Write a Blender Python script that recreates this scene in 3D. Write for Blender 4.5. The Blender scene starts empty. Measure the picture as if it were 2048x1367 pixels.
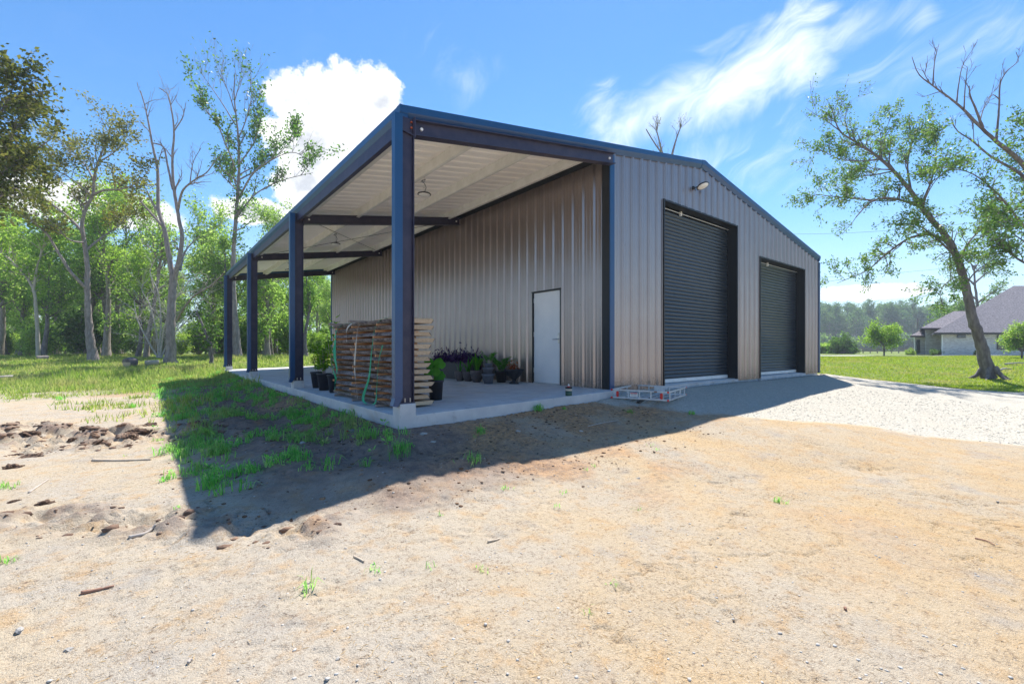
import bpy, bmesh, math, random
import numpy as np
from mathutils import Vector

# ------------------------------------------------------------------ scene, camera, light
SC = bpy.context.scene
COL = SC.collection
CAM = np.array([-7.1778, -5.8775, 0.8088])
YAW, FPX, PX, PY = 0.6823, 909.65, 1033.72, 697.48
SY, CY = math.sin(YAW), math.cos(YAW)

cam_data = bpy.data.cameras.new('camera')
cam = bpy.data.objects.new('camera', cam_data)
COL.objects.link(cam)
cam.location = CAM
cam.rotation_euler = (math.pi / 2, 0, -YAW)
cam_data.sensor_width = 36.0
cam_data.lens = FPX / 2048 * 36.0
cam_data.shift_x = -(PX - 1024) / 2048
cam_data.shift_y = (PY - 683.5) / 2048
cam_data.clip_start = 0.05
cam_data.clip_end = 3000
SC.camera = cam

SUN_DIR = Vector((0.510, 0.362, 1.0)).normalized()       # towards the sun
SUN_EL = math.asin(SUN_DIR.z)
SUN_AZ = math.atan2(SUN_DIR.x, SUN_DIR.y)

sun_data = bpy.data.lights.new('sun', 'SUN')
sun_data.energy = 3.5
sun_data.angle = math.radians(0.53)
sun_data.color = (1.0, 0.96, 0.90)
sun = bpy.data.objects.new('sun', sun_data)
COL.objects.link(sun)
sun.rotation_euler = SUN_DIR.to_track_quat('Z', 'Y').to_euler()
sun.location = (0, 0, 60)

SC.view_settings.view_transform = 'Standard'
SC.view_settings.look = 'None'
SC.view_settings.gamma = 1.0
SC.view_settings.use_curve_mapping = False
SC.view_settings.exposure = 1.32
DENOISE = True
SC.render.engine = 'CYCLES'
SC.cycles.use_denoising = DENOISE
SC.cycles.max_bounces = 8
SC.cycles.diffuse_bounces = 6
SC.cycles.glossy_bounces = 3
SC.cycles.transmission_bounces = 4
SC.cycles.transparent_max_bounces = 6
SC.cycles.sample_clamp_indirect = 6.0

SKY_STRENGTH = 0.082


class NT:
    """Small helper for writing node trees."""
    def __init__(self, tree):
        self.t = tree
        self.n = tree.nodes
        self.l = tree.links

    def node(self, kind, **kw):
        nd = self.n.new(kind)
        for k, v in kw.items():
            setattr(nd, k, v)
        return nd

    def set(self, sock, v):
        if hasattr(v, 'is_linked') or isinstance(v, bpy.types.NodeSocket):
            self.l.new(v, sock)
        else:
            sock.default_value = v

    def math(self, op, a, b=0.0, c=None, clamp=False):
        nd = self.node('ShaderNodeMath', operation=op, use_clamp=clamp)
        self.set(nd.inputs[0], a)
        self.set(nd.inputs[1], b)
        if c is not None:
            self.set(nd.inputs[2], c)
        return nd.outputs[0]

    def mapr(self, v, a, b, c=0.0, d=1.0, smooth=True):
        nd = self.node('ShaderNodeMapRange')
        nd.interpolation_type = 'SMOOTHSTEP' if smooth else 'LINEAR'
        self.set(nd.inputs['Value'], v)
        nd.inputs['From Min'].default_value = a
        nd.inputs['From Max'].default_value = b
        nd.inputs['To Min'].default_value = c
        nd.inputs['To Max'].default_value = d
        return nd.outputs['Result']

    def noise(self, vec, scale, detail=4.0, rough=0.55, dist=0.0):
        nd = self.node('ShaderNodeTexNoise')
        if vec is not None:
            self.l.new(vec, nd.inputs['Vector'])
        nd.inputs['Scale'].default_value = scale
        nd.inputs['Detail'].default_value = detail
        nd.inputs['Roughness'].default_value = rough
        nd.inputs['Distortion'].default_value = dist
        return nd.outputs['Fac']

    def mix(self, f, a, b, mode='MIX'):
        nd = self.node('ShaderNodeMix', data_type='RGBA', blend_type=mode)
        self.set(nd.inputs[0], f)
        self.set(nd.inputs[6], a if not isinstance(a, tuple) else (*a, 1.0)[:4])
        self.set(nd.inputs[7], b if not isinstance(b, tuple) else (*b, 1.0)[:4])
        return nd.outputs[2]

    def combine(self, x, y, z):
        nd = self.node('ShaderNodeCombineXYZ')
        for i, v in enumerate((x, y, z)):
            self.set(nd.inputs[i], v)
        return nd.outputs[0]

    def ramp(self, v, stops):
        nd = self.node('ShaderNodeValToRGB')
        self.set(nd.inputs[0], v)
        el = nd.color_ramp.elements
        while len(el) < len(stops):
            el.new(0.5)
        for e, (p, c) in zip(el, stops):
            e.position = p
            e.color = (*c, 1.0)
        return nd.outputs[0]


def az_el(px, py):
    u, w = (px - PX) / FPX, (PY - py) / FPX
    return YAW + math.atan(u), math.atan2(w, math.hypot(1, u))


def build_world():
    w = bpy.data.worlds.new('World')
    SC.world = w
    w.use_nodes = True
    N = NT(w.node_tree)
    N.n.clear()
    out = N.node('ShaderNodeOutputWorld')
    bg = N.node('ShaderNodeBackground')
    sky = N.node('ShaderNodeTexSky', sky_type='NISHITA')
    sky.sun_disc = False
    sky.sun_elevation = SUN_EL
    sky.sun_rotation = SUN_AZ
    sky.air_density = 1.0
    sky.dust_density = 0.05
    sky.ozone_density = 3.5
    hs = N.node('ShaderNodeHueSaturation')
    hs.inputs['Saturation'].default_value = 1.22
    N.l.new(sky.outputs[0], hs.inputs['Color'])
    tc = N.node('ShaderNodeTexCoord')
    sep = N.node('ShaderNodeSeparateXYZ')
    N.l.new(tc.outputs['Generated'], sep.inputs[0])
    az = N.math('ARCTAN2', sep.outputs[0], sep.outputs[1])
    el = N.math('ARCSINE', sep.outputs[2])
    dirv = tc.outputs['Generated']
    # cumulus heaps: an envelope of soft ellipses cut by billowing noise
    n1 = N.noise(dirv, 7.5, 8.0, 0.60)
    n2 = N.noise(dirv, 36.0, 7.0, 0.65)
    env = None
    def blob(px, py, ra, re):
        nonlocal env
        a, e = az_el(px, py)
        dx = N.math('DIVIDE', N.math('SUBTRACT', az, a), ra)
        dy = N.math('DIVIDE', N.math('SUBTRACT', el, e), re)
        d = N.math('SUBTRACT', 1.0, N.math('SQRT', N.math('ADD', N.math('MULTIPLY', dx, dx), N.math('MULTIPLY', dy, dy))))
        env = d if env is None else N.math('MAXIMUM', env, d)
    blob(690, 225, 0.120, 0.095)
    blob(590, 200, 0.060, 0.055)
    blob(760, 200, 0.060, 0.065)
    blob(640, 300, 0.12, 0.09)
    blob(610, 380, 0.07, 0.06)
    blob(500, 420, 0.09, 0.03)
    blob(150, 410, 0.2, 0.035)
    blob(1720, 585, 0.10, 0.018)
    env = N.math('MAXIMUM', env, -1.0)
    # a few low heaps all round the horizon, as the ones in view imply
    low = N.math('SUBTRACT', N.mapr(el, 0.03, 0.10), N.mapr(el, 0.12, 0.24))
    low = N.math('SUBTRACT', N.math('MULTIPLY', low, N.mapr(N.noise(dirv, 3.0, 2.0), 0.45, 0.7)), 0.9)
    env = N.math('MAXIMUM', env, low)
    dens = N.math('ADD', env, N.math('MULTIPLY', N.math('SUBTRACT', n1, 0.5), 1.6))
    dens = N.math('ADD', dens, N.math('MULTIPLY', N.math('SUBTRACT', n2, 0.5), 0.75))
    cum = N.mapr(dens, 0.08, 0.34)
    shade = N.mapr(N.noise(dirv, 11.0, 6.0, 0.6), 0.40, 0.60)
    core = N.mapr(dens, 0.35, 0.9)
    shade = N.math('MULTIPLY', N.math('MULTIPLY', shade, core), N.mapr(el, 0.12, 0.30))
    cumcol = N.mix(shade, (6.4, 6.45, 6.5), (3.7, 3.9, 4.3))
    # cirrus streaks
    ca, sa = math.cos(0.42), math.sin(0.42)
    s1 = N.math('ADD', N.math('MULTIPLY', az, ca), N.math('MULTIPLY', el, sa))
    s2 = N.math('SUBTRACT', N.math('MULTIPLY', el, ca), N.math('MULTIPLY', az, sa))
    wob = N.noise(dirv, 4.0, 3.0)
    cv = N.combine(N.math('MULTIPLY', s1, 3.2), N.math('ADD', N.math('MULTIPLY', s2, 8.0), N.math('MULTIPLY', wob, 1.6)), 0.3)
    c1 = N.noise(cv, 1.3, 9.0, 0.60, 0.7)
    cenv = None
    def band(p, q, width, gain):
        nonlocal cenv
        a0, e0 = az_el(*p)
        a1, e1 = az_el(*q)
        L = math.hypot(a1 - a0, e1 - e0)
        tx, ty = (a1 - a0) / L, (e1 - e0) / L
        dx, dy = N.math('SUBTRACT', az, a0), N.math('SUBTRACT', el, e0)
        t = N.math('ADD', N.math('MULTIPLY', dx, tx), N.math('MULTIPLY', dy, ty))
        t = N.math('MINIMUM', N.math('MAXIMUM', t, 0.0), L)
        rx = N.math('SUBTRACT', dx, N.math('MULTIPLY', t, tx))
        ry = N.math('SUBTRACT', dy, N.math('MULTIPLY', t, ty))
        d = N.math('SQRT', N.math('ADD', N.math('MULTIPLY', rx, rx), N.math('MULTIPLY', ry, ry)))
        b = N.math('MULTIPLY', N.mapr(d, width, 0.0), gain)
        cenv = b if cenv is None else N.math('MAXIMUM', cenv, b)
    band((1230, 250), (1590, 95), 0.125, 1.05)
    band((1600, 100), (1840, 10), 0.06, 0.75)
    band((1560, 260), (1990, 70), 0.09, 0.5)
    band((1260, 330), (1700, 300), 0.12, 0.5)
    band((880, 110), (960, 160), 0.10, 0.25)
    cenv = N.math('MAXIMUM', cenv, 0.06)
    cir = N.math('MULTIPLY', N.mapr(N.math('ADD', cenv, N.math('MULTIPLY', N.math('SUBTRACT', c1, 0.5), 2.4)), 0.18, 1.25), N.mapr(cenv, 0.0, 0.35))
    cir = N.math('MULTIPLY', cir, N.mapr(el, 0.02, 0.2))
    # pale air towards the horizon
    hz = N.mapr(el, 0.30, 0.0)
    skyc = N.mix(N.math('MULTIPLY', hz, 0.55), hs.outputs[0], (3.9, 4.9, 5.9))
    col = N.mix(N.math('MULTIPLY', cir, 0.92), skyc, (6.6, 6.9, 7.2))
    col = N.mix(cum, col, cumcol)
    N.l.new(col, bg.inputs['Color'])
    bg.inputs['Strength'].default_value = SKY_STRENGTH
    N.l.new(bg.outputs[0], out.inputs['Surface'])
    w.cycles.sampling_method = 'MANUAL'
    w.cycles.sample_map_resolution = 1024


build_world()

# ------------------------------------------------------------------ helpers
rng = np.random.default_rng(7)
random.seed(7)


def uv2w(u, v, z):
    return np.array([CAM[0] + v * SY + u * CY, CAM[1] + v * CY - u * SY, z])


def ray(px, py, fw):
    """The point seen at photo pixel (px, py), fw metres ahead of the camera."""
    return uv2w((px - PX) / FPX * fw, fw, CAM[2] + (PY - py) / FPX * fw)


def mesh_from(name, V, F, mats, smooth=False, fm=None):
    """V (n,3); F: a list of faces, or an int array (m,3|4)."""
    me = bpy.data.meshes.new(name)
    V = np.asarray(V, dtype=np.float32)
    if isinstance(F, np.ndarray):
        m, k = F.shape
        me.vertices.add(len(V))
        me.vertices.foreach_set('co', V.ravel())
        me.loops.add(m * k)
        me.loops.foreach_set('vertex_index', F.ravel().astype(np.int32))
        me.polygons.add(m)
        me.polygons.foreach_set('loop_start', np.arange(0, m * k, k, dtype=np.int32))
        me.polygons.foreach_set('loop_total', np.full(m, k, dtype=np.int32))
    else:
        me.from_pydata(V.tolist(), [], F)
    if fm is not None:
        me.polygons.foreach_set('material_index', np.asarray(fm, dtype=np.int32))
    if smooth:
        me.polygons.foreach_set('use_smooth', np.ones(len(me.polygons), dtype=bool))
    me.update(calc_edges=True)
    for mt in (mats if isinstance(mats, (list, tuple)) else [mats]):
        me.materials.append(mt)
    return me


def link(name, data, parent=None, loc=None):
    o = bpy.data.objects.new(name, data)
    COL.objects.link(o)
    if parent is not None:
        o.parent = parent
    if loc is not None:
        o.location = loc
    return o


def tag(o, label=None, cat=None, group=None, kind=None):
    if label:
        o['label'] = label
    if cat:
        o['category'] = cat
    if group:
        o['group'] = group
    if kind:
        o['kind'] = kind
    return o


def thing(name, label, cat, loc=(0, 0, 0), rz=0.0, group=None):
    o = bpy.data.objects.new(name, None)
    o.empty_display_size = 0.2
    COL.objects.link(o)
    o.location = [float(c) for c in loc]
    o.rotation_euler = (0, 0, rz)
    return tag(o, label, cat, group)


def copy_tree(o, parent=None):
    kids = list(o.children)
    c = o.copy()
    COL.objects.link(c)
    c.parent = parent
    for ch in kids:
        copy_tree(ch, c)
    return c


class MB:
    """Collects solids for ONE mesh object."""
    def __init__(self):
        self.v, self.f, self.m = [], [], []

    def add(self, V, F, mi=0):
        k = len(self.v)
        self.v += [tuple(map(float, p)) for p in V]
        self.f += [[i + k for i in q] for q in F]
        self.m += [mi] * len(F)
        return self

    def box(self, x0, x1, y0, y1, z0, z1, mi=0):
        V = [(x, y, z) for z in (z0, z1) for y in (y0, y1) for x in (x0, x1)]
        F = [(0, 2, 3, 1), (4, 5, 7, 6), (0, 1, 5, 4), (2, 6, 7, 3), (0, 4, 6, 2), (1, 3, 7, 5)]
        return self.add(V, F, mi)

    def prism(self, poly, a, b, axis, mi=0):
        """poly of 2D points swept from a to b along axis x/y/z."""
        n = len(poly)
        def P(p, t):
            return {'x': (t, p[0], p[1]), 'y': (p[0], t, p[1]), 'z': (p[0], p[1], t)}[axis]
        V = [P(p, a) for p in poly] + [P(p, b) for p in poly]
        F = [list(range(n))[::-1], list(range(n, 2 * n))] + [[i, (i + 1) % n, n + (i + 1) % n, n + i] for i in range(n)]
        return self.add(V, F, mi)

    def bar(self, p, q, w, h, mi=0, up=(0, 0, 1)):
        p, q = np.array(p, float), np.array(q, float)
        d = q - p
        d /= np.linalg.norm(d)
        s = np.cross(d, up)
        s /= max(np.linalg.norm(s), 1e-9)
        t = np.cross(s, d)
        V = []
        for e in (p, q):
            for a, b in ((-1, -1), (1, -1), (1, 1), (-1, 1)):
                V.append(e + s * a * w / 2 + t * b * h / 2)
        F = [(3, 2, 1, 0), (4, 5, 6, 7)] + [(i, (i + 1) % 4, 4 + (i + 1) % 4, 4 + i) for i in range(4)]
        return self.add(V, F, mi)

    def tube(self, P, R, n=8, mi=0, cap=True):
        V, F = tube_arrays(np.array(P, float), np.broadcast_to(np.array(R, float), (len(P),)), n)
        Fl = F.tolist()
        if cap:
            Fl.append(list(range(n))[::-1])
            Fl.append(list(range((len(P) - 1) * n, len(P) * n)))
        return self.add(V, Fl, mi)

    def lathe(self, prof, n=20, c=(0, 0, 0), mi=0):
        """prof: (radius, z) list turned about the vertical through c."""
        V, F = [], []
        for r, z in prof:
            for k in range(n):
                a = 2 * math.pi * k / n
                V.append((c[0] + r * math.cos(a), c[1] + r * math.sin(a), c[2] + z))
        for i in range(len(prof) - 1):
            for k in range(n):
                F.append((i * n + k, i * n + (k + 1) % n, (i + 1) * n + (k + 1) % n, (i + 1) * n + k))
        if prof[0][0] > 1e-4:
            F.append(list(range(n))[::-1])
        if prof[-1][0] > 1e-4:
            F.append(list(range((len(prof) - 1) * n, len(prof) * n)))
        return self.add(V, F, mi)

    def build(self, name, mats, parent=None, smooth=False, loc=None, bevel=0.0):
        me = mesh_from(name, self.v, self.f, mats, smooth, self.m)
        if bevel:
            bm = bmesh.new()
            bm.from_mesh(me)
            bmesh.ops.bevel(bm, geom=bm.edges[:], offset=bevel, segments=2, affect='EDGES', profile=0.6)
            bm.to_mesh(me)
            bm.free()
        return link(name, me, parent, loc)


def tube_arrays(P, R, n):
    m = len(P)
    T = np.gradient(P, axis=0)
    T /= np.maximum(np.linalg.norm(T, axis=1, keepdims=True), 1e-9)
    ref = np.array([0.0, 0.0, 1.0]) if abs(T[0][2]) < 0.9 else np.array([1.0, 0, 0])
    s = np.cross(T[0], ref)
    s /= np.linalg.norm(s)
    V = np.zeros((m, n, 3))
    ang = np.arange(n) * 2 * np.pi / n
    ca, sa = np.cos(ang)[:, None], np.sin(ang)[:, None]
    for i in range(m):
        s = s - T[i] * np.dot(s, T[i])
        s /= max(np.linalg.norm(s), 1e-9)
        t = np.cross(T[i], s)
        V[i] = P[i] + R[i] * (ca * s + sa * t)
    idx = np.arange(m * n).reshape(m, n)
    a, b = idx[:-1], np.roll(idx, -1, axis=1)[:-1]
    c, d = np.roll(idx, -1, axis=1)[1:], idx[1:]
    F = np.stack([a, b, c, d], axis=-1).reshape(-1, 4)
    return V.reshape(-1, 3), F


# ---- value noise in numpy
def _hash(ix, iy, seed):
    h = (ix.astype(np.int64) * 374761393 + iy.astype(np.int64) * 668265263 + seed * 974634777) & 0xFFFFFFFF
    h = ((h ^ (h >> 13)) * 1274126177) & 0xFFFFFFFF
    h = h ^ (h >> 16)
    return (h & 0xFFFFFF) / float(0xFFFFFF) * 2 - 1


def vn(x, y, seed=0):
    ix, iy = np.floor(x), np.floor(y)
    fx, fy = x - ix, y - iy
    fx = fx * fx * fx * (fx * (fx * 6 - 15) + 10)
    fy = fy * fy * fy * (fy * (fy * 6 - 15) + 10)
    ix, iy = ix.astype(np.int64), iy.astype(np.int64)
    a, b = _hash(ix, iy, seed), _hash(ix + 1, iy, seed)
    c, d = _hash(ix, iy + 1, seed), _hash(ix + 1, iy + 1, seed)
    return (a * (1 - fx) + b * fx) * (1 - fy) + (c * (1 - fx) + d * fx) * fy


def fbm(x, y, lam, octv=4, seed=0, gain=0.5):
    s, a, t = 0.0, 1.0, 0.0
    for k in range(octv):
        c, sn = math.cos(0.6 * k), math.sin(0.6 * k)
        s = s + a * vn((x * c - y * sn) / lam + 17.3 * k, (x * sn + y * c) / lam - 9.1 * k, seed + k)
        t += a
        a *= gain
        lam *= 0.5
    return s / t


def sstep(x, a, b):
    t = np.clip((x - a) / (b - a), 0, 1)
    return t * t * (3 - 2 * t)


# ------------------------------------------------------------------ building measures (metres; corner of the enclosed part = origin)
W, LEN = 11.64, 17.65
XE, XR, ZE, SLOPE = -4.516, 3.517, 4.129, 0.1656
XS, YS = -4.568, -0.20
ZS = -0.098
POST_Y = [-0.20, 5.492, 11.204, 16.98]


def roof_z(x):
    return np.where(np.asarray(x) < XR, ZE + SLOPE * (np.asarray(x) - XE), ZE + SLOPE * (2 * XR - np.asarray(x) - XE))


def patio_z(x):
    return ZS * min(max(-x / 4.568, 0), 1)


# ------------------------------------------------------------------ terrain
GRAVEL = np.array([(-0.9, 0.15), (-0.75, -0.55), (-0.25, -1.15), (0.45, -1.75), (1.95, -3.4), (2.7, -5.2), (4.2, -8.5), (9, -16), (22, -24), (34, -22),
                   (24.0, -13.0), (18.6, -8.6), (14.6, -4.6), (12.9, -1.6), (12.5, 0.6), (11.6, 0.3)])


def poly_dist(x, y, poly):
    """Signed distance to a polygon, positive inside."""
    inside = np.zeros(x.shape, bool)
    best = np.full(x.shape, 1e9)
    n = len(poly)
    for i in range(n):
        ax, ay = poly[i]
        bx, by = poly[(i + 1) % n]
        dx, dy = bx - ax, by - ay
        t = np.clip(((x - ax) * dx + (y - ay) * dy) / (dx * dx + dy * dy), 0, 1)
        best = np.minimum(best, np.hypot(x - ax - t * dx, y - ay - t * dy))
        cond = (ay > y) != (by > y)
        with np.errstate(divide='ignore', invalid='ignore'):
            xi = ax + (y - ay) * dx / (dy if dy != 0 else 1e-9)
        inside ^= cond & (x < xi)
    return np.where(inside, best, -best)


def d_rect(x, y):
    dx = np.maximum(np.maximum(XS - x, x - W), 0)
    dy = np.maximum(np.maximum(YS - y, y - LEN), 0)
    return np.hypot(dx, dy)


def view_v(x, y):
    return (x - CAM[0]) * SY + (y - CAM[1]) * CY


def view_u(x, y):
    return (x - CAM[0]) * CY - (y - CAM[1]) * SY


def gravel_mask(x, y):
    g = poly_dist(x, y, GRAVEL) + 0.30 * fbm(x, y, 0.9, 4, 31) + 0.10 * fbm(x, y, 0.15, 2, 33)
    return sstep(g, -0.12, 0.12)


def base_h(x, y):
    """The ground without its small relief."""
    d = d_rect(x, y)
    v = view_v(x, y)
    far = -0.62 + 0.74 * sstep(v, 17, 34)
    left = np.interp(d, [0, 0.25, 0.8, 1.45, 2.3, 3.5, 6], [-0.27, -0.29, -0.47, -0.42, -0.58, -0.62, -0.62])
    left = left + 0.07 * sstep(y, 3, 12) * sstep(1.0 - d, 0, 1)
    z0 = np.interp(x, [-4.6, -1.0, 0.2, 12], [-0.27, -0.17, -0.06, -0.06])
    front = np.interp(d, [0, 0.4, 1.5, 2.6, 4.5, 6.5], [0, -0.06, -0.22, -0.34, -0.52, -0.56]) + z0
    front = np.maximum(front, -0.62)
    wf = sstep(x, -4.5, -3.2)
    near = left * (1 - wf) + front * wf
    k = sstep(d, 3.0, 9.0)
    h = near * (1 - k) + far * k
    h = np.where(d <= 0, np.minimum(h, -0.45), h)
    h = np.where((d > 0) & (d < 0.02), np.minimum(h, -0.27), h)
    return h


# broken-up bank of clods in the left foreground (two rough strips)
def clod_mask(x, y):
    a = poly_dist(x, y, np.array([tuple(uv2w(u, v, 0)[:2]) for u, v in ((-9.5, 7.3), (-6.8, 6.2), (-4.6, 6.9), (-4.9, 7.9), (-6.6, 8.1), (-9.5, 8.9))]))
    b = poly_dist(x, y, np.array([tuple(uv2w(u, v, 0)[:2]) for u, v in ((-4.4, 3.5), (-1.4, 3.3), (-1.35, 3.75), (-4.4, 4.15))]))
    n = fbm(x, y, 0.8, 3, 41)
    return np.maximum(sstep(a + 0.35 * n, -0.25, 0.35), 0.75 * sstep(b + 0.25 * n, -0.2, 0.25))


def relief(x, y):
    d = d_rect(x, y)
    v = view_v(x, y)
    fade = 1 - sstep(v, 16, 30)
    g = gravel_mask(x, y)
    r = 0.035 * fbm(x, y, 2.2, 3, 1)
    # shovelled topsoil next to the slab
    soil = (1 - sstep(d, 1.5, 2.4)) * (1 - sstep(x, -4.3, -3.0)) * sstep(d, 0.03, 0.3)
    r = r + soil * (0.07 * fbm(x, y, 0.8, 4, 5, 0.6) + 0.030 * np.abs(fbm(x, y, 0.16, 3, 6)))
    patch = sstep(fbm(x, y, 1.3, 3, 9), 0.02, 0.35)
    fine = 0.005 * fbm(x, y, 0.30, 3, 11, 0.7) + 0.003 * fbm(x, y, 0.06, 2, 12)
    pits = -0.011 * patch * sstep(fbm(x, y, 0.085, 3, 13, 0.65), 0.12, 0.42)
    cr = np.abs(fbm(x, y, 0.55, 4, 15, 0.6))
    crack = -0.030 * (1 - sstep(cr, 0.0, 0.030)) * sstep(fbm(x, y, 1.1, 2, 16), 0.16, 0.4)
    r = r + (fine + pits + crack) * (1 - 0.8 * g) + g * 0.004 * fbm(x, y, 0.07, 2, 18)
    cl = clod_mask(x, y)
    lump = fbm(x, y, 0.34, 4, 21, 0.6)
    r = r + cl * (0.17 * np.sign(lump) * np.abs(lump) ** 0.7 + 0.07 * fbm(x, y, 0.13, 3, 23, 0.6))
    # rubble along the front of the slab
    ff = (1 - sstep(np.abs(d - 0.7), 0.5, 1.3)) * sstep(x, -4.4, -3.4) * (1 - sstep(x, -0.3, 0.6))
    r = r + ff * (0.03 * fbm(x, y, 0.25, 4, 25, 0.65))
    r = np.where(d < 0.02, np.minimum(r, 0), r)
    return r * fade + (1 - fade) * 0.05 * fbm(x, y, 4.0, 2, 27)


def H(x, y):
    x, y = np.atleast_1d(np.asarray(x, float)), np.atleast_1d(np.asarray(y, float))
    return base_h(x, y) + relief(x, y)


def h1(x, y):
    return float(H(x, y)[0])


def G(px, py):
    """Where the sight line of a photo pixel meets the ground."""
    fw = np.concatenate([np.arange(1.5, 12, 0.02), np.arange(12, 90, 0.1)])
    P = np.stack([CAM[0] + fw * SY + (px - PX) / FPX * fw * CY, CAM[1] + fw * CY - (px - PX) / FPX * fw * SY, CAM[2] + (PY - py) / FPX * fw], 1)
    h = H(P[:, 0], P[:, 1])
    k = np.argmax(P[:, 2] < h)
    return np.array([P[k, 0], P[k, 1], h[k]]), fw[k]


# ------------------------------------------------------------------ materials
def mat(name, base, rough=0.6, metal=0.0, var=None, scale=8.0, bump=0.0, bscale=60.0, spec=0.5, detail=5.0, coat=0.0, obj_var=0.0, stretch=None):
    m = bpy.data.materials.new(name)
    m.use_nodes = True
    N = NT(m.node_tree)
    b = N.n['Principled BSDF']
    b.inputs['Roughness'].default_value = rough
    b.inputs['Metallic'].default_value = metal
    b.inputs['Specular IOR Level'].default_value = spec
    if coat:
        b.inputs['Coat Weight'].default_value = coat
    tc = N.node('ShaderNodeTexCoord')
    vec = tc.outputs['Object']
    if stretch:
        mp = N.node('ShaderNodeMapping')
        mp.inputs['Scale'].default_value = stretch
        N.l.new(vec, mp.inputs['Vector'])
        vec = mp.outputs[0]
    col = (*base, 1.0)
    if var is not None:
        col = N.mix(N.mapr(N.noise(vec, scale, detail, 0.6), 0.3, 0.7), base, var)
    if obj_var:
        oi = N.node('ShaderNodeObjectInfo')
        hs = N.node('ShaderNodeHueSaturation')
        N.set(hs.inputs['Color'], col)
        N.l.new(N.mapr(oi.outputs['Random'], 0, 1, 1 - obj_var, 1 + obj_var, False), hs.inputs['Value'])
        col = hs.outputs[0]
    N.set(b.inputs['Base Color'], col)
    if bump:
        bp = N.node('ShaderNodeBump')
        bp.inputs['Strength'].default_value = 1.0
        bp.inputs['Distance'].default_value = bump
        N.l.new(N.noise(vec, bscale, 4.0, 0.6), bp.inputs['Height'])
        N.l.new(bp.outputs[0], b.inputs['Normal'])
    m['_'] = 0
    return m


def leaf_mat(name, c0, c1, trans=0.45, c2=None, rough=0.55, dry=None):
    """Foliage: each leaf its own shade between c0 and c1, light passing through."""
    m = bpy.data.materials.new(name)
    m.use_nodes = True
    N = NT(m.node_tree)
    b = N.n['Principled BSDF']
    out = N.n['Material Output']
    b.inputs['Roughness'].default_value = rough
    b.inputs['Specular IOR Level'].default_value = 0.12
    geo = N.node('ShaderNodeNewGeometry')
    oi = N.node('ShaderNodeObjectInfo')
    r = N.math('ADD', N.math('MULTIPLY', geo.outputs['Random Per Island'], 0.75), N.math('MULTIPLY', oi.outputs['Random'], 0.25))
    stops = [(0.0, c0), (1.0, c1)] if c2 is None else [(0.0, c0), (0.6, c1), (1.0, c2)]
    col = N.ramp(r, stops)
    if dry is not None:
        gp = N.node('ShaderNodeNewGeometry')
        col = N.mix(N.math('MULTIPLY', N.mapr(N.noise(gp.outputs['Position'], 0.45, 5.0, 0.65), 0.45, 0.68), 0.75), col, dry)
    N.l.new(col, b.inputs['Base Color'])
    tr = N.node('ShaderNodeBsdfTranslucent')
    hs = N.node('ShaderNodeHueSaturation')
    hs.inputs['Saturation'].default_value = 1.15
    hs.inputs['Value'].default_value = 2.0
    N.l.new(col, hs.inputs['Color'])
    N.l.new(hs.outputs[0], tr.inputs['Color'])
    mx = N.node('ShaderNodeMixShader')
    mx.inputs[0].default_value = trans
    N.l.new(b.outputs[0], mx.inputs[1])
    N.l.new(tr.outputs[0], mx.inputs[2])
    N.l.new(mx.outputs[0], out.inputs['Surface'])
    return m


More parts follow.
